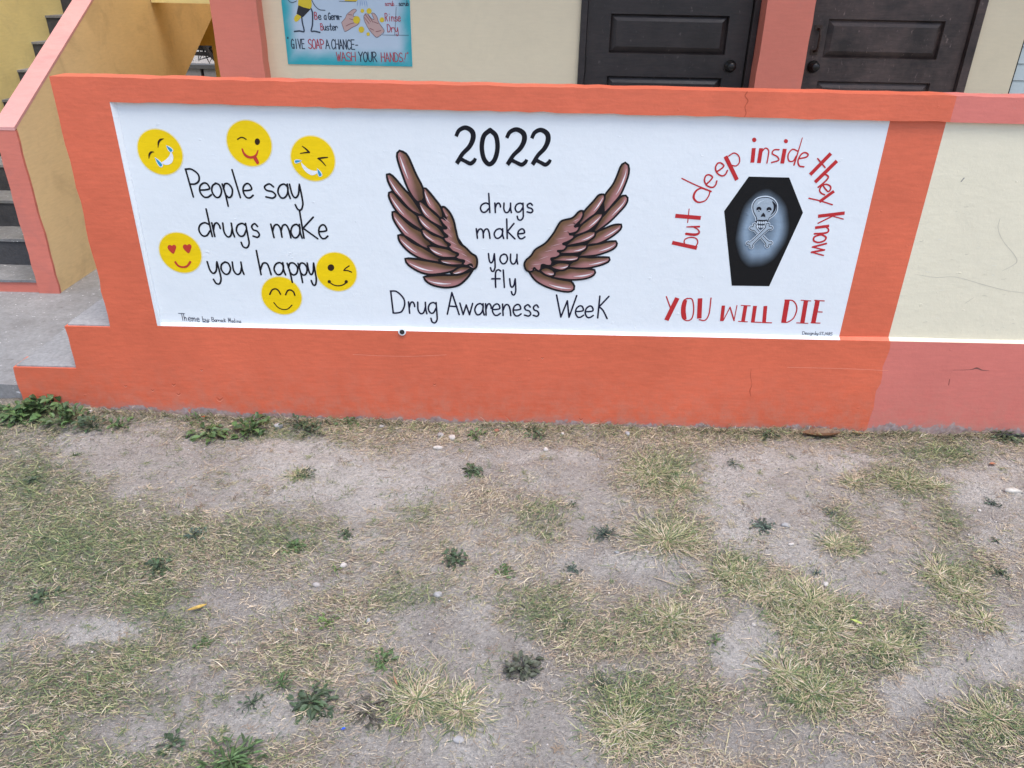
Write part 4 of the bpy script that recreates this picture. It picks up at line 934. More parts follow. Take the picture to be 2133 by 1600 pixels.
# ------------------------------------------------------------------ outside staircase
ST = thing('outside_staircase', 'outside concrete stair with dark risers and a tan balustrade capped in pink', 'staircase', (-3.0, 1.2, 0.1))
XB1, XB0, XS = -2.58, -2.692, -3.4; Y0 = 1.154; TR, RI, ZS = 0.245, 0.157, 0.174; NS = 17
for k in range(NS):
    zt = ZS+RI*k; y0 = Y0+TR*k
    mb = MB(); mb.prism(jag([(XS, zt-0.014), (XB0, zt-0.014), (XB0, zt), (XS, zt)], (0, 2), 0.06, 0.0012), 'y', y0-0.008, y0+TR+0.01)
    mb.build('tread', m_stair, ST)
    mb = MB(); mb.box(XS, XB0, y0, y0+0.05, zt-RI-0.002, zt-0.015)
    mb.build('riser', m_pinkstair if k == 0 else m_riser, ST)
yE = Y0+TR*NS; tA = onX(29.5, 272, XB1); tB = onX(194, 0, XB1); sl_t = (tB[2]-tA[2])/(tB[1]-tA[1])
sA = onX(385, 160, XB1); sB = onX(439, 42, XB1); sl_s = (sB[2]-sA[2])/(sB[1]-sA[1])
zt0 = 0.99
prof = [(Y0+0.004, 0.085), (Y0+0.004, zt0+0.004), (yE, zt0+0.004+sl_t*(yE-Y0)), (yE, sA[2]+sl_s*(yE-sA[1])), (sA[1]-(sA[2]-0.085)/sl_s, 0.085)]
mb = MB(); mb.prism(jag(prof, (0,), 0.08, 0.002), 'x', XB0+0.002, XB1); BAL = mb.build('balustrade', m_tan, ST)
mb = MB(); mb.prism(jag([(XB0, 0.085), (XB1+0.002, 0.085), (XB1+0.002, zt0-0.005), (XB0, zt0-0.005)], (1, 3), 0.06, 0.002), 'y', Y0-0.014, Y0+0.003); mb.build('end_face', m_pinkstair, BAL)
mb = MB(); mb.prism([(Y0-0.016, zt0-0.004), (Y0-0.016, zt0+0.012), (yE, zt0+0.012+sl_t*(yE-Y0)), (yE, zt0+0.005+sl_t*(yE-Y0)), (Y0+0.003, zt0+0.005)], 'x', XB0-0.002, XB1+0.001); mb.build('coping', m_pinktop, BAL)
mb = MB(); zs = lambda y: sA[2]+sl_s*(y-sA[1]); mb.prism([(2.0, zs(2.0)), (yE, zs(yE)), (yE, zs(yE)+0.08), (2.0, zs(2.0)+0.08)], 'x', XS, XB0); mb.build('soffit', m_mustard, ST)
mb = MB(); mb.box(XS-0.15, XS, Y0-0.1, yE, 0.085, 3.6); mb.build('stair_wall', m_yellow, ST)

# grey block wall and bare trees seen through the low opening
BW = thing('block_wall', 'grey concrete block wall seen through the low opening under the stair', 'wall', (-3.6, 7.2, 0))
ztw = float(onY(420, 143, 7.2)[2]); zcw = float(onY(420, 135, 7.2)[2])
xg = float(onY(422, 155, 7.2)[0])
mb = MB(); mb.box(-6, xg-0.02, 7.2, 7.35, 0, ztw); mb.box(xg+0.02, -1, 7.2, 7.35, 0, ztw); mb.box(xg-0.02, xg+0.02, 7.3, 7.36, 0, ztw); mb.build('blockwork', m_block, BW)
mb = MB(); mb.box(-6.02, -0.98, 7.18, 7.37, ztw, zcw); mb.build('cap', m_blocktop, BW)
def bare_tree(x, y, lab, sd):
    rnd = random.Random(sd); T = thing('bare_tree', lab, 'tree', (x, y, 0), 'bare trees behind the block wall')
    mb = MB(); mb.tube([(x, y, -0.05), (x+.05, y, 1.0), (x-.03, y+.05, 2.2), (x+.1, y, 3.6)], [.11, .09, .07, .03], 8); mb.build('trunk', m_bark, T)
    mb = MB()
    for k in range(110):
        z = rnd.uniform(0.5, 3.2); a = rnd.uniform(0, 6.28); L = rnd.uniform(.5, 1.1); p = Vector((x, y, z)); pts = [p]
        d = Vector((math.cos(a), math.sin(a)*.5, rnd.uniform(-.2, .9))).normalized()
        for j in range(4): p = p+d*L/4; d = (d+Vector((rnd.uniform(-.4, .4), rnd.uniform(-.4, .4), rnd.uniform(-.4, .3)))).normalized(); pts.append(p)
        mb.tube(pts, [.038, .03, .024, .016, .008], 5)
        for j in range(3):
            q = pts[rnd.randrange(1, 4)]; mb.tube([q, q+Vector((rnd.uniform(-.3, .3), rnd.uniform(-.2, .2), rnd.uniform(-.35, .25)))], [.011, .004], 4)
    mb.build('branches', m_bark, T)
bare_tree(-4.05, 8.4, 'bare dark tree behind the block wall, left through the opening', 3)
bare_tree(-3.55, 8.9, 'bare dark tree behind the block wall, right through the opening', 5)

# ------------------------------------------------------------------ hand washing poster on the porch wall
PO = thing('hand_washing_poster', 'turquoise edged hand washing poster on the cream porch wall', 'poster', (0, 0, 0))
pL = (ZP(160, 0)[0]+ZP(253, 838)[0])/2; pR = (ZP(1840, 0)[0]+ZP(1878, 873)[0])/2; pB = (ZP(253, 838)[1]+ZP(1878, 873)[1])/2; pT = pB+0.86
PO.location = ((pL+pR)/2, YW, pB); 
mb = MB(); nxp, nyp = 44, 56; ids = []
for j in range(nyp+1):
    row = []
    for i in range(nxp+1):
        x = pL+(pR-pL)*i/nxp; z = pB+(pT-pB)*j/nyp
        e = min(x-pL, pR-x, (z-pB)*0.75, pT-z)/0.085; e += (fbm(np.array([x]), np.array([z]), 14, 3)[0]-0.5)*0.5
        e = min(1, max(0, e)); t = e*e*(3-2*e)
        row.append(mb.vert((x, YPO, z), (0.02+0.46*t, 0.36+0.21*t, 0.40+0.25*t)))
    ids.append(row)
for j in range(nyp):
    for i in range(nxp): mb.f.append([ids[j][i], ids[j][i+1], ids[j+1][i+1], ids[j+1][i]])
mb.box(pL, pR, YPO+0.001, YW-0.001, pB, pT)
m_poster = plaster('poster_paint', None, 0.55, 0.03, bump=0.0006, attr=True)
mb.build('board', m_poster, PO)
DKB = (0.02, 0.035, 0.06); RDP = (0.40, 0.05, 0.07)
mb = MB()
def ptext(s, x0, x1, y0, y1, h, lw, cols, gap=0.2):
    """string laid out evenly between x0 and x1; lower case letters are written at 0.6 height"""
    n = len(s); wd = (x1-x0)/n
    for k, ch in enumerate(s):
        if ch == ' ': continue
        hh = h if not ch.islower() else h*0.60
        text(mb, ZP, [(ch, x0+wd*k, x0+wd*(k+1-gap))], (x0, y0, x1, y1), hh, lw, cols(k) if callable(cols) else cols)
ptext('Be', 600, 700, 252, 256, 92, 12, lambda k: RDP if k == 0 else DKB, 0.3); ptext('a', 724, 762, 256, 258, 92, 11, DKB); ptext('Germ-', 780, 962, 256, 258, 88, 11, DKB)
ptext('Buster', 680, 908, 394, 396, 86, 11, lambda k: RDP if k == 0 else DKB)
mb.build('poster_lettering', m_poster, PO); mb = MB()
ptext('Rinse', 1520, 1730, 276, 278, 100, 10, RDP); ptext('Dry', 1550, 1700, 418, 420, 98, 10, RDP)
mb.build('poster_lettering', m_poster, PO); mb = MB()
ptext('GIVE', 300, 480, 634, 636, 122, 12, DKB); ptext('SOAP', 520, 730, 634, 638, 120, 12, RDP, 0.12); ptext('A', 746, 802, 638, 640, 118, 12, DKB, 0.05); ptext('CHANCE', 824, 1130, 640, 646, 124, 12, DKB, 0.14); ptext('-', 1136, 1176, 646, 646, 122, 12, DKB); ptext('"', 252, 278, 610, 610, 118, 8, DKB)
mb.build('poster_lettering', m_poster, PO); mb = MB()
ptext('WASH', 890, 1145, 798, 800, 116, 11, RDP, 0.12); ptext('YOUR', 1180, 1420, 802, 806, 122, 13, DKB, 0.14); ptext('HANDS', 1470, 1760, 806, 808, 116, 11, RDP, 0.16); ptext('!', 1762, 1806, 808, 808, 114, 10, RDP); ptext('"', 1812, 1832, 800, 800, 110, 7, RDP)
mb.build('poster_lettering', m_poster, PO); mb = MB()
ptext('scrub', 1520, 1640, 76, 76, 56, 7, RDP); ptext('...', 1640, 1700, 76, 76, 60, 7, DKB); ptext('scrub', 1700, 1832, 76, 76, 58, 9, DKB)
mb.build('poster_lettering', m_poster, PO); mb = MB()
fstroke(mb, ZP, [(1664, 95), (1655, 280), (1645, 460)], 5, DKB, 0.0014); fstroke(mb, ZP, [(1488, 458), (1650, 460), (1828, 462)], 5, DKB, 0.0014)
mb.build('ruled_lines', m_poster, PO)
mb = MB(); YLW = (0.68, 0.50, 0.02)
fpoly(mb, ZP, [(375, 180), (340, 215), (330, 255), (350, 285), (385, 270), (425, 215)], YLW, 0.0012, True)
fpoly(mb, ZP, [(400, -160), (385, 0), (388, 90), (450, 125), (540, 122), (562, 60), (555, 0), (560, -160)], YLW, 0.0016, True)
fpoly(mb, ZP, [(388, 68), (450, 95), (545, 120), (500, 170), (446, 226), (362, 180)], (0.015, 0.014, 0.016), 0.0026)
for p, wd in (([(430, 218), (440, 300), (460, 385), (455, 415), (400, 405), (335, 412)], 17), ([(552, 110), (572, 180), (570, 320), (555, 405), (600, 408), (668, 424)], 17), ([(560, 0), (600, 70), (660, 125), (735, 135)], 9), ([(250, 0), (300, 35), (370, 10)], 7)): fstroke(mb, ZP, p, wd, DKB, 0.0034)
mb.build('cartoon_figure', m_poster, PO)
SKN = (0.52, 0.34, 0.30)
for nm, out, lines in (('painted_hand', [(950, 295), (1000, 235), (1020, 190), (1090, 130), (1130, 120), (1145, 140), (1110, 180), (1105, 215), (1150, 215), (1185, 260), (1165, 320), (1090, 360), (1000, 412), (975, 370)], [[(1040, 190), (1085, 196)], [(1055, 245), (1105, 262)], [(1010, 340), (1060, 315), (1110, 300)]]),
                       ('painted_hand', [(1262, 180), (1300, 190), (1340, 240), (1375, 250), (1345, 180), (1370, 172), (1410, 215), (1440, 300), (1508, 408), (1430, 482), (1390, 478), (1300, 370), (1250, 270), (1242, 215)], [[(1262, 190), (1330, 285)], [(1250, 230), (1310, 310)], [(1300, 195), (1360, 290)], [(1320, 370), (1370, 395)], [(1400, 415), (1465, 400)], [(1370, 285), (1430, 310)]])):
    mb = MB(); fpoly(mb, ZP, out, SKN, 0.0012); fstroke(mb, ZP, out+[out[0]], 5, (0.12, 0.05, 0.05), 0.0022)
    for q in lines: fstroke(mb, ZP, q, 8, (0.22, 0.08, 0.08), 0.0022)
    mb.build(nm, m_poster, PO)
for (x, y, r) in ((1148, 260, 46), (1222, 142, 24), (1310, 145, 34), (1478, 260, 30), (1210, 388, 38), (1298, 446, 22)): mb = MB(); fpoly(mb, ZP, ell(x, y, r, r*1.1, 18), YLW, 0.0028); mb.build('soap_bubble', m_poster, PO)
mb = MB(); fpoly(mb, ZP, [(985, -60), (1160, -60), (1155, 12), (1120, 22), (990, 10)], YLW, 0.0012); fstroke(mb, ZP, [(920, 16), (1140, 22)], 6, DKB, 0.0022)
for (a, b, c) in ((1170, 1160, 1155), (1190, 1195, 1190), (1215, 1220, 1222), (1240, 1250, 1258), (1262, 1278, 1288)): fstroke(mb, ZP, [(a, -10), (b, 40), (c, 85+(a % 3)*8)], 10, (0.24, 0.36, 0.55), 0.0014, taper=0.4)
mb.build('painted_tap', m_poster, PO)

# ------------------------------------------------------------------ grass (far too many blades to count)
def make_grass():
    xs = []; ys = []
    NT = 1150000
    X = RNG.uniform(-3.6, 3.6, NT); Y = RNG.uniform(-3.4, -0.008, NT)
    d = dens(X, Y)
    keep = RNG.random(NT) < np.maximum(np.clip((d-0.08)*0.92, 0, 1)**1.25, 0.085)
    far = np.abs(X) > 2.7+0.0*Y; keep &= ~(far & (RNG.random(NT) < 0.5)); keep &= ~((Y < -2.3) & (RNG.random(NT) < 0.5))
    X, Y, d = X[keep], Y[keep], d[keep]; g = green(X, Y); n = len(X)
    L = RNG.gamma(2.6, 0.0054, n)*(0.45+0.85*d); L = np.clip(L, 0.004, 0.07)
    isg = RNG.random(n) < np.maximum(g*0.92, 0.42*ss(-0.2, -0.03, Y))
    flow = (fbm(X, Y, 1.3, 91)-0.5)*2.2+0.45*np.cos(np.clip(X, -2, 2)*0.9+0.8)+np.where(RNG.random(n) < .5, 3.14159, 0)
    th = np.where(RNG.random(n) < 0.55, flow+RNG.normal(0, 0.45, n), RNG.uniform(0, 6.283, n))
    lift = np.where(isg, RNG.uniform(0.05, 0.75, n), np.abs(RNG.normal(0.03, 0.16, n)))
    curl = RNG.normal(0, 0.45, n); wd = np.where(isg, RNG.uniform(0.0006, 0.0012, n), RNG.uniform(0.0005, 0.0011, n))*np.clip(0.8+L*8, .8, 1.4)
    straw = np.array([[.64, .52, .37], [.55, .43, .30], [.43, .325, .23], [.60, .52, .38], [.31, .23, .165], [.46, .41, .34], [.48, .43, .26]])
    grn = np.array([[.165, .215, .095], [.12, .175, .080], [.28, .30, .135], [.08, .125, .06], [.20, .235, .11], [.38, .37, .19]])
    C = straw[RNG.integers(0, len(straw), n)]*RNG.uniform(0.6, 1.15, (n, 1)); Cg = grn[RNG.integers(0, len(grn), n)]*RNG.uniform(0.55, 1.25, (n, 1))
    C = np.where(isg[:, None], Cg, C)
    # radial tufts
    TU = [(1390, 1120, .15), (1700, 1440, .13), (870, 1460, .13), (1690, 1250, .14), (1730, 1310, .12), (1650, 1290, .10), (1360, 985, .13), (1890, 1000, .1), (1420, 1010, .1), (1300, 1520, .12), (1640, 1400, .10), (1960, 1190, .11), (2010, 1230, .1), (960, 1480, .10), (1530, 1190, .10), (1400, 1290, .10), (1850, 1340, .09), (2070, 1500, .1),
          (1950, 1010, .08), (1740, 1130, .08), (620, 985, .06), (1600, 1240, .10), (1780, 1000, .08), (2050, 1290, .08)]
    tx, ty, tl, tt, tlift, tc, tw = [], [], [], [], [], [], []
    for (px, py, r) in TU:
        p = onZ(px, py, 0.0); m = int(750*r/.12)
        a = RNG.uniform(0, 6.283, m); rr = np.abs(RNG.normal(0, 0.5, m))*r
        tx.append(p[0]+rr*np.cos(a)); ty.append(p[1]+rr*np.sin(a)); tl.append(RNG.uniform(.12, .5, m)*r); tt.append(a+RNG.normal(0, .6, m)); tlift.append(RNG.uniform(0.0, .40, m))
        k = RNG.random(m) < 0.5; cc = np.where(k[:, None], grn[RNG.integers(0, len(grn), m)], straw[RNG.integers(0, len(straw), m)])*RNG.uniform(.8, 1.2, (m, 1)); tc.append(cc); tw.append(RNG.uniform(.0006, .0012, m))
    X = np.r_[X, np.concatenate(tx)]; Y = np.r_[Y, np.concatenate(ty)]; Y = np.minimum(Y, -0.006); L = np.r_[L, np.concatenate(tl)]; th = np.r_[th, np.concatenate(tt)]; lift = np.r_[lift, np.concatenate(tlift)]; C = np.r_[C, np.concatenate(tc)]; wd = np.r_[wd, np.concatenate(tw)]
    m = 5200; fx = RNG.uniform(-3.4, 3.4, m); kp = fbm(fx, fx*0, 5, 61, 4, 0.7) > 0.38; fx = fx[kp]; m = len(fx)
    X = np.r_[X, fx]; Y = np.r_[Y, -RNG.gamma(1.6, 0.016, m)-0.01]; L = np.r_[L, RNG.uniform(.012, .05, m)]; th = np.r_[th, RNG.uniform(2.6, 6.8, m)]; lift = np.r_[lift, RNG.uniform(.2, 1.2, m)]; wd = np.r_[wd, RNG.uniform(.0007, .0014, m)]
    C = np.r_[C, np.where((RNG.random(m) < .5)[:, None], grn[RNG.integers(0, len(grn), m)], straw[RNG.integers(0, len(straw), m)])*RNG.uniform(.4, 1, (m, 1))]
    # wisps and broken stalks strewn over the bare soil
    m = 3400; wx, wy = RNG.uniform(-3.2, 3.2, m), RNG.uniform(-3.0, -0.03, m); cnt = RNG.integers(3, 22, m); rp = np.repeat(np.arange(m), cnt); q = len(rp)
    spread = np.repeat(RNG.uniform(.004, .022, m), cnt); wcol = np.repeat(straw[RNG.integers(0, len(straw), m)]*RNG.uniform(.55, 1.05, (m, 1)), cnt, 0)
    wg = np.repeat(RNG.random(m) < 0.35, cnt); wcol = np.where(wg[:, None], grn[RNG.integers(0, len(grn), q)]*.9, wcol)
    ms = 900
    X = np.r_[X, wx[rp]+RNG.normal(0, 1, q)*spread, RNG.uniform(-3.2, 3.2, ms)]; Y = np.r_[Y, wy[rp]+RNG.normal(0, 1, q)*spread, RNG.uniform(-3.0, -0.03, ms)]
    L = np.r_[L, RNG.uniform(.006, .03, q), RNG.gamma(3, .016, ms).clip(.02, .13)]; th = np.r_[th, RNG.uniform(0, 6.283, q+ms)]; lift = np.r_[lift, np.abs(RNG.normal(0, .2, q)), np.abs(RNG.normal(0, .04, ms))]
    C = np.r_[C, wcol, straw[RNG.integers(0, len(straw), ms)]*RNG.uniform(.75, 1.2, (ms, 1))]; wd = np.r_[wd, RNG.uniform(.0005, .0011, q), RNG.uniform(.0008, .0016, ms)]
    n = len(X); curl = np.r_[curl, RNG.normal(0, .5, n-len(curl))]; Y = np.minimum(Y, -0.006)
    # long fallen stalks
    Z0 = gz(X, Y)+0.001+RNG.uniform(0, 0.006, n)
    nseg = 4; pts = np.zeros((n, nseg, 3)); pts[:, 0] = np.c_[X, Y, Z0]
    for k in range(1, nseg):
        t = th+curl*(k-1)/2; el = lift*(1-0.75*(k-1)/(nseg-1))
        dz = np.sin(el)*L/3; dh = np.cos(el)*L/3
        pts[:, k] = pts[:, k-1]+np.c_[dh*np.cos(t), dh*np.sin(t), dz]
    pts[:, :, 1] = np.minimum(pts[:, :, 1], -0.006)
    gzz = np.stack([gz(pts[:, k, 0], pts[:, k, 1])+0.0012 for k in range(nseg)], 1); pts[:, :, 2] = np.maximum(pts[:, :, 2], gzz)
    side = np.stack([np.c_[-np.sin(th+curl*k/3), np.cos(th+curl*k/3), RNG.normal(0, .35, n)] for k in range(nseg)], 1)
    prof = np.array([0.8, 1.0, 0.75, 0.12])[None, :, None]*wd[:, None, None]
    V = np.concatenate([pts-side*prof, pts+side*prof], 1).reshape(-1, 3)
    base = (np.arange(n)*2*nseg)[:, None]
    F = np.concatenate([np.c_[base+k, base+k+1, base+nseg+k+1, base+nseg+k] for k in range(nseg-1)])
    cols = np.repeat(C, 2*nseg, 0)
    me = bpy.data.meshes.new('grass'); bulk(me, V, [F], cols); me.materials.append(m_grass)
    o = bpy.data.objects.new('grass', me); COL.objects.link(o); tag(o, 'patchy dry yellow and green grass on the dusty yard', 'grass', kind='stuff')
make_grass()

# grit lying on the bare soil
def make_grit():
    n = 34000; X = RNG.uniform(-3.2, 3.2, n); Y = RNG.uniform(-3.2, -0.02, n); r = np.clip(RNG.gamma(1.5, 0.0010, n), 0.0007, 0.006); r[:4000] = RNG.uniform(.002, .0055, 4000); Z = gz(X, Y)
    octv = np.array([[1, 0, 0], [-1, 0, 0], [0, 1, 0], [0, -1, 0], [0, 0, .7], [0, 0, -.7]], float)
    V = octv[None]*r[:, None, None]*RNG.uniform(.6, 1.2, (n, 6, 1))+np.c_[X, Y, Z+r*0.25][:, None]
    f = np.array([[0, 2, 4], [2, 1, 4], [1, 3, 4], [3, 0, 4], [2, 0, 5], [1, 2, 5], [3, 1, 5], [0, 3, 5]])
    F = (f[None]+(np.arange(n)*6)[:, None, None]).reshape(-1, 3)
    sh = RNG.choice([0.30, 0.36, 0.42, 0.48, 0.22, 0.16, 0.66], n)[:, None]*np.array([1, .93, .88])[None]
    sh[:4000] = RNG.choice([0.30, 0.36, 0.42, 0.26], 4000)[:, None]*np.array([1, .92, .85])[None]
    me = bpy.data.meshes.new('gravel'); bulk(me, V.reshape(-1, 3), [F], np.repeat(sh, 6, 0)); me.materials.append(m_stone)
    o = bpy.data.objects.new('gravel', me); COL.objects.link(o); tag(o, 'fine pale grit scattered over the bare soil', 'gravel', kind='stuff')
make_grit()

# ------------------------------------------------------------------ weeds, each a plant of its own
def weed(px, py, size, n, col, label, lift=0.5, seed=0, aspect=0.42, name='weed', zoff=None):
    rnd = random.Random(seed*31+int(px)+int(py)*7)
    if py > 930: size *= 0.74; n = int(n*2.0)
    else: size *= 0.9; n = int(n*2.0)
    p = onZ(px, py, 0.0); zb = float(gz(p[0], min(p[1], -0.01))); p = onZ(px, py, zb+size*0.15)
    base = (float(p[0]), float(min(p[1], -0.015)), zb)
    aspect = rnd.choice([0.2, 0.28, 0.36, 0.45, 0.55]) if py > 930 else aspect; lift *= rnd.uniform(0.6, 1.5); narrow = rnd.uniform(0.2, 0.45)
    mb = MB()
    for k in range(n):
        a = rnd.uniform(0, 6.283); el = rnd.uniform(0.1, 1.25)*lift; L = size*rnd.uniform(0.2, 0.45); w = L*aspect*rnd.uniform(0.7, 1.2)
        st = rnd.uniform(0, 0.75)*size; sx = math.cos(a)*st; sy = math.sin(a)*st; sz = 0.004+rnd.uniform(0, 0.5)*size*lift*(1.1-st/size)
        a2 = a+rnd.gauss(0, 0.7); d = Vector((math.cos(a2)*math.cos(el), math.sin(a2)*math.cos(el), math.sin(el))); sd = Vector((-math.sin(a2), math.cos(a2), rnd.gauss(0, .3))).normalized(); up = sd.cross(d)*-1
        if up.z < 0: up = -up
        q = rnd.uniform(0.6, 1.5); c = (col[0]*q, col[1]*q*rnd.uniform(.9, 1.1), col[2]*q); rows = []
        for j, (t, ww) in enumerate(((0, .12), (.25, .75), (.5, 1), (.78, .7), (1, .05))):
            ctr = Vector((sx, sy, sz))+d*L*t-Vector((0, 0, 1))*L*0.35*t*t
            ctr.z = max(ctr.z, 0.003)
            e = up*ww*w*0.18
            P = [ctr+sd*w*ww*0.5+e, ctr, ctr-sd*w*ww*0.5+e]
            for pp in P:
                if base[1]+pp.y > -0.006: pp.y = -0.006-base[1]
            rows.append([mb.vert(pp, c) for pp in P])
        for r0, r1 in zip(rows, rows[1:]):
            mb.f.append([r0[0], r1[0], r1[1], r0[1]]); mb.f.append([r0[1], r1[1], r1[2], r0[2]])
        if rnd.random() < 0.5: mb.col = (col[0]*.9, col[1]*.8, col[2]); mb.tube([(0, 0, 0), (sx*.6, sy*.6, sz*.8), (sx, sy, sz)], [0.0014, .0012, .0009], 4)
    o = mb.build(name, m_leaf, None, recalc=False)
    o.location = base
    return tag(o, label, 'weed', 'broadleaf weeds in the yard')
DG, MG, LG, BG = (0.052, 0.080, 0.040), (0.070, 0.120, 0.042), (0.12, 0.19, 0.05), (0.062, 0.092, 0.066)
WEEDS = [
 (1590, 1095, .075, 34, BG, 'upright dark weed alone on bare soil below the coffin'),
 (1262, 1112, .08, 34, BG, 'bluish green low weed right of centre beside a yellow grass tuft'),
 (612, 1138, .07, 30, MG, 'bright green compact weed below the winking face'),
 (720, 1112, .05, 18, DG, 'small dark weed just right of the bright compact one'),
 (1193, 1185, .05, 18, BG, 'small weed on bare soil under the words of the centre wing text'),
 (1192, 1055, .042, 14, DG, 'tiny dark weed below the right brown wing'),
 (948, 1162, .075, 24, DG, 'leggy dark weed in brown grass left of the photo centre'),
 (1052, 1192, .055, 18, MG, 'thin green weed beside a dry stalk at the centre of the yard'),
 (1040, 1195, .03, 8, LG, 'single pale sprig touching the thin weed at the centre'),
 (635, 988, .07, 26, DG, 'flat dark weed on the dusty strip below the closed eyes face'),
 (985, 980, .075, 30, DG, 'flat bluish weed on the dusty strip below the word drugs'),
 (1528, 965, .06, 18, BG, 'flat dark weed on the dusty strip nearest the wall, below the coffin'),
 (648, 1462, .10, 46, DG, 'large dark bushy weed left of the bottom centre'),
 (585, 1425, .07, 26, MG, 'mid green weed just above left of the dark bushy one'),
 (480, 1588, .13, 70, MG, 'big leafy bright green weed cut by the bottom edge'),
 (525, 1462, .055, 16, DG, 'small upright weed left of the dark bushy one'),
 (770, 1480, .09, 34, (0.075, 0.07, 0.05), 'brownish weed right of the dark bushy one'),
 (800, 1375, .07, 24, MG, 'green weed beside a bleached stalk cluster'),
 (825, 1508, .045, 14, LG, 'bright small weed at the edge of a grass fan near the bottom'),
 (360, 1548, .06, 18, DG, 'dark weed in straw at the bottom left'),
 (1090, 1392, .09, 34, (0.07, 0.078, 0.052), 'dull grey green weed in the bare patch at bottom centre'),
 (1255, 1422, .06, 20, DG, 'dark weed at the left edge of a large grass clump'),
 (1490, 1335, .05, 14, MG, 'small green weed left of the big green tuft'),
 (2085, 1192, .06, 22, DG, 'dark weed near the right edge of the picture'),
 (2065, 1048, .055, 16, BG, 'flat weed below the oval stone at the right edge'),
 (1728, 1068, .05, 14, BG, 'sparse weed on pale soil right of the upright dark one'),
 (2075, 1125, .035, 10, DG, 'tiny weed between the two right edge weeds'),
 (700, 1185, .035, 10, LG, 'tiny bright weed under a white pebble'),
 (410, 1112, .06, 20, BG, 'bluish weed in the green lawn below the heart eyed face'),
 (68, 1000, .05, 16, DG, 'dark weed at the far left edge of the lawn'),
 (155, 948, .045, 16, MG, 'small green weed where lawn meets dust at the left'),
 (420, 1340, .05, 16, MG, 'green weed below the yellow leaf'),
 (680, 1295, .05, 16, LG, 'light green weed among straw below the left brown wing'),
 (90, 1240, .07, 22, DG, 'dark weed in thick lawn at the left edge'),
 (330, 1180, .08, 26, DG, 'broad dark patch of weed in the lawn under the signature'),
 (1180, 1300, .04, 10, DG, 'tiny weed under the dull patch of brown straw'),
 (1700, 1195, .04, 12, BG, 'sparse weed left of the leaning grass tuft on pale soil'),
 (2090, 905, .08, 26, DG, 'dark weed against the faded pink plinth'),
 (1600, 905, .07, 20, DG, 'weed against the orange plinth below the coffin'),
 (1115, 900, .07, 20, DG, 'weed against the orange plinth below the right wing'),
 (990, 905, .06, 16, MG, 'weed against the orange plinth beside white pebbles'),
]
for k, (px, py, s, n, c, lab) in enumerate(WEEDS): weed(px, py, s, n, c, lab, seed=k)
for k, (px, py, s, n, c, lab) in enumerate([
 (25, 862, .13, 34, MG, 'green creeping weed at the edge of the concrete apron'), (85, 852, .15, 48, MG, 'thick green weed at the stepped corner of the orange wall'), (140, 872, .12, 34, MG, 'broad leaved weed under the lowest step of the orange wall'),
 (190, 885, .10, 24, DG, 'low trailing weed right of the stepped corner'), (250, 884, .08, 16, MG, 'thin trailing weed reaching along the orange plinth'),
 (410, 870, .07, 9, MG, 'pointed leaf weed against the plinth below the signature'), (435, 900, .11, 26, MG, 'leafy weed in front of the plinth below the heart eyed face'), (525, 892, .12, 28, MG, 'leafy weed against the plinth with a grey stone beside it'),
 (548, 872, .06, 8, LG, 'small upright sprig touching the orange plinth'), (620, 880, .09, 16, DG, 'tall thin weed against the plinth below the closed eyes face'), (650, 897, .08, 16, DG, 'flat weed in front of the tall thin one at the plinth'), (728, 880, .07, 12, MG, 'sprig against the plinth below the winking face')]):
    weed(px, py, s, n, c, lab, lift=0.75, seed=200+k, aspect=0.5)

# ------------------------------------------------------------------ stones, leaves and litter
def stone(px, py, rx, ry, rz, col, label, seed):
    rnd = random.Random(seed); bm = bmesh.new(); bmesh.ops.create_icosphere(bm, subdivisions=2, radius=1.0)
    ax = [Vector((rnd.gauss(0, 1), rnd.gauss(0, 1), rnd.gauss(0, 1))).normalized() for _ in range(5)]; cut = [rnd.uniform(.62, .95) for _ in range(5)]
    for v in bm.verts:
        for a, c in zip(ax, cut):
            dd = v.co.dot(a)
            if dd > c: v.co -= a*(dd-c)
    rz_ = rnd.uniform(0, 3.1); rot = Matrix.Rotation(rz_ if abs(rx-ry) < 0.003 else rnd.uniform(-.3, .3), 4, 'Z')
    for v in bm.verts: v.co = rot @ Vector((v.co.x*rx, v.co.y*ry, v.co.z*rz))
    me = bpy.data.meshes.new('stone'); bm.to_mesh(me); bm.free()
    a = me.color_attributes.new('col', 'FLOAT_COLOR', 'POINT'); a.data.foreach_set('color', [x for _ in me.vertices for x in (*col, 1.0)])
    me.materials.append(m_stone); me.shade_smooth()
    p = onZ(px, py, 0.0); zb = float(gz(p[0], min(p[1], -0.02))); p = onZ(px, py, zb+rz*0.5)
    o = bpy.data.objects.new('stone', me); COL.objects.link(o); o.location = (float(p[0]), float(min(p[1], -ry-0.012)), zb+rz*0.45)
    return tag(o, label, 'stone', 'stones in the yard')
WS, GS, BS = (0.50, 0.46, 0.42), (0.36, 0.33, 0.31), (0.36, 0.35, 0.345)
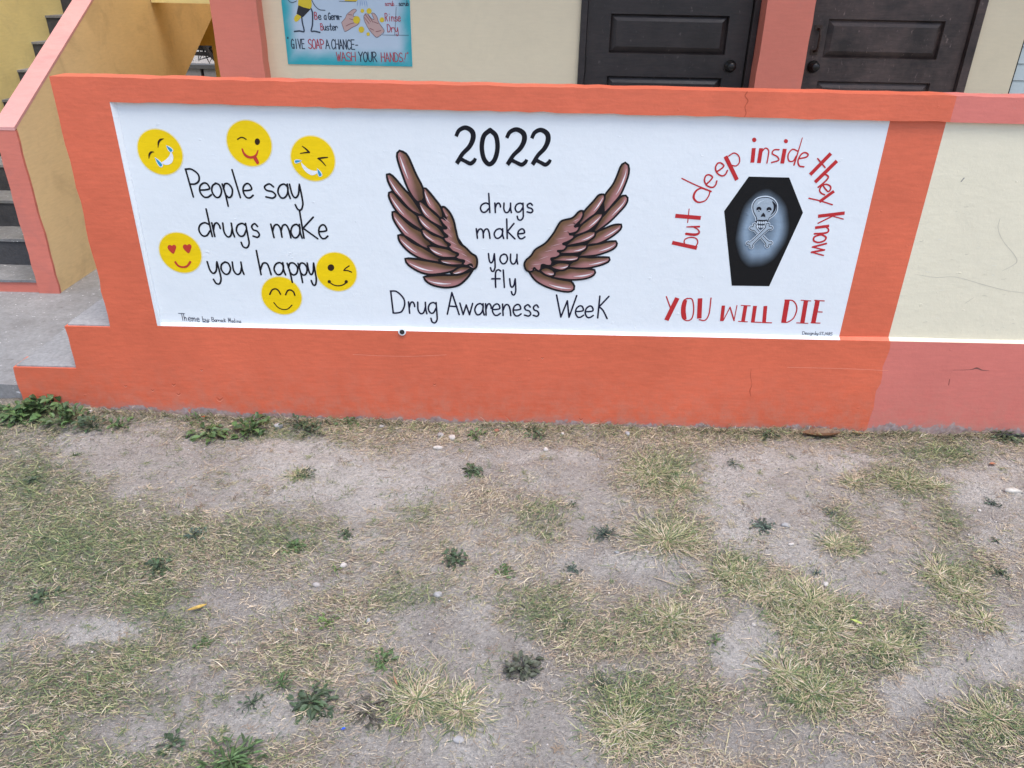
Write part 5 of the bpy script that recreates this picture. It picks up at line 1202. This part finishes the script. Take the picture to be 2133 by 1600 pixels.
for k, (px, py, rx, ry, rz, c, lab) in enumerate([
 (913, 932, .024, .012, .008, WS, 'flat white chip on the dust below the left wing'), (918, 906, .016, .014, .012, GS, 'round greyish pebble nearest the left wing at the wall foot'), (942, 911, .018, .015, .013, WS, 'larger round white pebble next to the greyish one'),
 (1137, 936, .012, .011, .01, WS, 'small pale pebble alone on the dusty strip'), (715, 1177, .013, .011, .009, WS, 'white pebble above a tiny bright weed'), (660, 1218, .015, .010, .008, GS, 'pale angular stone below the white pebble in brown grass'),
 (912, 1238, .015, .013, .007, BS, 'bluish triangular chip on brown grass near the centre'), (2110, 1022, .034, .016, .012, (.50, .47, .42), 'large oval buff stone at the right edge'), (1034, 897, .013, .010, .010, (.30, .13, .09), 'reddish brick pebble against the orange plinth'),
 (190, 857, .013, .010, .009, WS, 'white pebble at the wall foot by the stepped corner'), (580, 887, .022, .014, .014, BS, 'grey stone among leaves at the wall foot'), (1637, 1094, .018, .011, .009, BS, 'grey blue chip right of the upright dark weed'),
 (1648, 1133, .014, .006, .005, WS, 'sliver of white stone below the grey blue chip'), (768, 1293, .010, .009, .008, BS, 'small round grey pebble below the left wing'), (1347, 1150, .011, .007, .006, WS, 'white chip on bare soil under the right wing'),
 (1285, 1150, .010, .006, .006, BS, 'bluish chip on bare soil under the right wing'), (1720, 1217, .012, .010, .008, WS, 'buff pebble beside the big green tuft'), (617, 1312, .007, .006, .006, WS, 'tiny white pebble in the straw left of centre'),
 (955, 1540, .016, .012, .006, BS, 'flat grey chip at the bottom centre'), (1570, 1301, .008, .007, .006, WS, 'tiny white pebble on bare soil right of the grass clump'), (1307, 903, .014, .012, .010, BS, 'grey pebble at the wall foot below the right wing'),
 (795, 888, .014, .009, .009, GS, 'grey pebble at the wall foot below the drain hole'), (1172, 903, .010, .008, .008, WS, 'tiny pebble at the wall foot left of the grey one'), (2040, 1063, .007, .006, .005, WS, 'tiny chip on the pale soil below the oval stone')]):
    stone(px, py, rx, ry, rz, c, lab, 40+k)

def leaf(px, py, L, w, col, ang, label, curl=0.25, name='fallen_leaf', cat='leaf', h=0.008):
    p = onZ(px, py, 0.0); zb = float(gz(p[0], min(p[1], -0.03)))+h; mb = MB(); rows = []
    d = Vector((math.cos(ang), math.sin(ang), 0)); s = Vector((-math.sin(ang), math.cos(ang), 0)); n = 9
    for i in range(n+1):
        t = i/n; ww = w*math.sin(math.pi*min(1, t*0.93+0.04))**0.8; z = curl*L*(4*(t-.5)**2)*0.25
        q = 0.8+0.4*random.random(); c = (col[0]*q, col[1]*q, col[2]*q); m = d*(t-.5)*L
        rows.append([mb.vert(m+s*ww*.5+Vector((0, 0, z+ww*.28)), c), mb.vert(m+s*ww*.2+Vector((0, 0, z+ww*.05)), c), mb.vert(m+Vector((0, 0, z)), tuple(x*.7 for x in c)), mb.vert(m-s*ww*.25+Vector((0, 0, z+ww*.06)), c), mb.vert(m-s*ww*.5+Vector((0, 0, z+ww*.3)), c)])
    for a, b in zip(rows, rows[1:]):
        for k in range(4): mb.f.append([a[k], b[k], b[k+1], a[k+1]])
    mb.col = tuple(x*.6 for x in col); mb.tube([d*(-.5)*L, d*(-.62)*L+Vector((0, 0, .003))], [.0012, .0008], 5)
    o = mb.build(name, m_leaf, None, recalc=False); o.location = (float(p[0]), float(min(p[1], -w*0.6-0.02)), zb)
    return tag(o, label, cat)
leaf(1708, 904, 0.165, 0.062, (0.15, 0.075, 0.034), 0.05, 'large curled brown dry leaf at the foot of the orange wall', 0.3, h=0.012)
leaf(412, 1268, 0.055, 0.015, (0.46, 0.30, 0.06), 0.5, 'small yellow fallen leaf in the lawn at left', 0.3, h=0.014)
leaf(1783, 1301, 0.032, 0.011, (0.40, 0.46, 0.11), -0.6, 'lime green fallen leaf on the big green tuft', 0.2, h=0.02)
leaf(2068, 965, 0.026, 0.016, (0.32, 0.12, 0.06), 0.2, 'small reddish dry leaf on the dusty strip at right', 0.3)
leaf(1785, 902, 0.045, 0.02, (0.33, 0.22, 0.10), -0.3, 'small tan dry leaf right of the large brown one', 0.3)
leaf(425, 871, 0.03, 0.010, (0.70, 0.16, 0.05), -0.1, 'orange paint flake at the wall foot beside a pointed weed', 0.2, 'paint_flake', 'flake')
leaf(717, 1529, 0.011, 0.007, (0.01, 0.08, 0.55), 0.4, 'tiny bright blue plastic scrap near the bottom', 0.1, 'plastic_scrap', 'litter', 0.012)
leaf(825, 1432, 0.032, 0.005, (0.40, 0.21, 0.12), 2.0, 'thin orange brown dead leaf standing in the grass fan', 0.2, h=0.02)
p = onZ(2100, 900, 0.02); mb = MB(); mb.tube([(-.06, 0, 0), (0, .004, .003), (.07, 0, .002)], [.007, .008, .007], 8)
o = mb.build('black_stick', m_gap, None); o.location = (float(p[0]), -0.03, float(gz(p[0], -0.03))+0.012); tag(o, 'short black stick lying against the faded pink plinth', 'stick')
